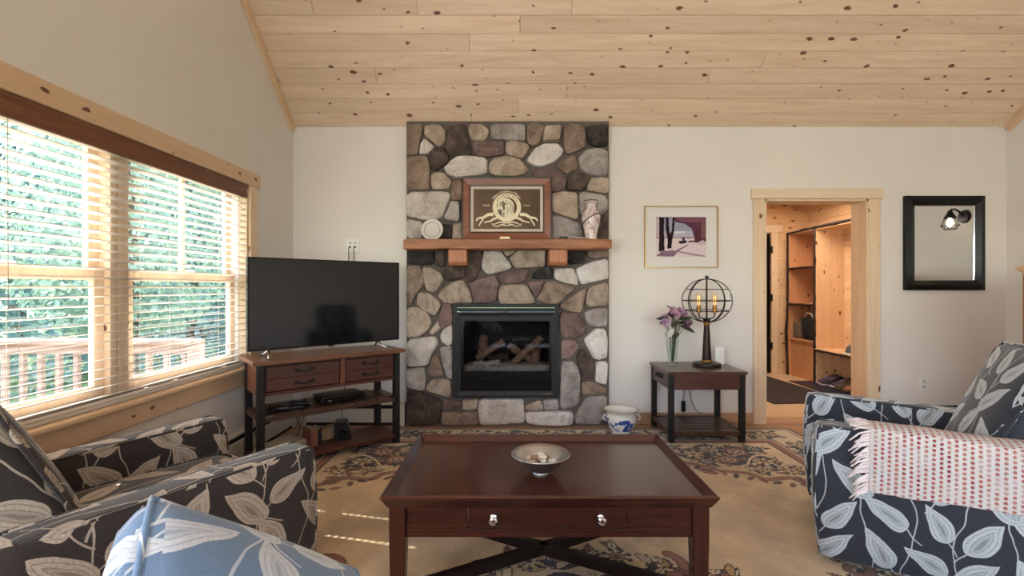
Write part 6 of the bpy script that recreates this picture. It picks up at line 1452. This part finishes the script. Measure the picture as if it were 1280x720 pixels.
tw.set(Base_Color=tw.mix(dot, basec, dc_), Roughness=0.9); tw.bump(tw.math('SUBTRACT', 1.0, tw.math('MINIMUM', el, 2.0)), 0.6, 0.004)
th_o = thing('throw_blanket', (CRr[0], CRr[1], RT), R(61.5), 'pink and white woven throw with fringe over the near arm of the right chair', 'blanket')
ax0, ax1 = -AW / 2, -AW / 2 + AT
def throw_pt(s, y):
    """s = distance along the drape (0 at inner hem), y along the arm"""
    zt = 0.640 - 0.030 * (0.5 - y / AD); off = 0.012
    inner, over = 0.12, AT + 0.01
    wav = 0.006 * math.sin(y * 19 + s * 5) + 0.004 * math.sin(y * 41)
    r = 0.03
    if s < inner: return Vector((ax1 + off, y, zt - (inner - s)))
    if s < inner + over:
        u = (s - inner) / over; return Vector((ax1 + off - u * (AT + 2 * off), y, zt + 0.012 * math.sin(u * math.pi) + wav * .3))
    d = s - inner - over
    return Vector((ax0 - off - 0.014 * min(1, d * 6) - abs(wav) - 0.02 * d, y, zt - d))
def hem(y): return 0.12 + AT + 0.01 + 0.252 + 0.01 * math.sin(y * 7)
bm = NB(); uvl = bm.loops.layers.uv.verify(); NYt, NS = 70, 44; ys_ = np.linspace(0.245, -0.44, NYt); grid = []
for j, y in enumerate(ys_):
    row = []
    for k in range(NS):
        s = hem(y) * k / (NS - 1); row.append((bm.verts.new(throw_pt(s, y + 0.035 * (s - 0.3))), (y, s)))
    grid.append(row)
for j in range(NYt - 1):
    for k in range(NS - 1):
        qd = (grid[j][k], grid[j + 1][k], grid[j + 1][k + 1], grid[j][k + 1]); f = bm.faces.new([q_[0] for q_ in qd])
        for l, q_ in zip(f.loops, qd): l[uvl].uv = q_[1]
bmesh.ops.solidify(bm, geom=list(bm.faces), thickness=0.007)
fin('blanket', bm, tw.m, th_o, smooth=True)
fm_ = plain('fringe_yarn', srgb(236, 222, 224), 0.9, var=0.06, scale=60); fg = random.Random(6); bm = NB()
for k in range(46):
    s = hem(0.245) * (0.2 + 0.8 * k / 45); p = throw_pt(s, 0.245 + 0.035 * (s - 0.3)); L = fg.uniform(0.05, 0.085); dn = -0.045 if s > 0.27 else -0.004
    q1 = p + Vector((-0.006 - fg.uniform(0, .008), L * 0.5, dn * 0.35 + fg.uniform(-.008, .008))); q2 = p + Vector((-0.004, L * fg.uniform(.7, 1), dn + fg.uniform(-.01, .01)))
    tube(bm, [p + Vector((-.004, 0, 0)), q1, q2], [0.0048, 0.0042, 0.003], 5)
fin('fringe', bm, fm_, th_o, smooth=True)

# sofa the camera looks over (mostly out of view) and its pillow
navy = plain('sofa_navy', srgb(40, 46, 60), 0.85, var=0.1, scale=80)
so = thing('sofa', (0.14, 0.25, 0.0), 0, 'dark navy sofa facing the fireplace, seen in the glass', 'sofa')
fin('base', soft_box(2.1, 0.9, 0.22, 0.03, n=6, c=(0, 0.05, 0.17)), navy, so, smooth=True); fin('backrest', soft_box(2.1, 0.2, 0.55, 0.06, n=6, c=(0, -0.40, 0.55)), navy, so, smooth=True)
for s in (-1, 1): fin('arm', soft_box(0.18, 0.9, 0.36, 0.05, n=6, c=(s * 0.96, 0.05, 0.46)), navy, so, smooth=True)
for k in range(3): fin('seat_cushion', soft_box(0.57, 0.68, 0.14, 0.04, (0, 0, 0.02), n=6, c=(-0.575 + 0.575 * k, 0.16, 0.33)), navy, so, smooth=True)
for sx in (-0.95, 0.95):
    for sy in (-0.33, 0.42): fin('leg', B(sx - 0.03, sx + 0.03, sy - 0.03, sy + 0.03, 0.012, 0.08), M['walnut'], so)
def pillow():
    t = thing('throw_pillow', (-0.25, 0.62, 0.38), 0, 'denim blue boxed throw pillow with white leaves in the left foreground', 'pillow')
    P0 = Vector((-0.600, 0.80, 0.905)); a = Vector((0.25, 0.235, -0.255)).normalized(); b = Vector((-0.155, 0.18, 0.10)); b = (b - a * b.dot(a)).normalized(); n = a.cross(b).normalized()
    S, D = 0.46, 0.09; off = Vector(t.location)
    ctr = P0 + a * S / 2 - b * S / 2 - n * D / 2
    Mt = Matrix.Translation(ctr - off) @ Matrix(((a.x, b.x, n.x), (a.y, b.y, n.y), (a.z, b.z, n.z))).to_4x4()
    bm = soft_box(S, S, D, 0.03, (0.012, 0.012, 0.05), n=13); box_uv(bm, (0.05, 0.16)); bmesh.ops.transform(bm, matrix=Mt, verts=bm.verts)
    fin('cover', bm, M['fab_blue'], t, smooth=True)
    h = S / 2 - 0.008
    for z in (D / 2 - 0.010, -D / 2 + 0.010):
        pts = [Mt @ Vector((x, y, z)) for x, y in [(-h, -h + 2 * h * k / 10) for k in range(10)] + [(-h + 2 * h * k / 10, h) for k in range(10)] + [(h, h - 2 * h * k / 10) for k in range(10)] + [(h - 2 * h * k / 10, -h) for k in range(10)]]
        piping('piping', pts, M['fab_blue'], t, True)
pillow()
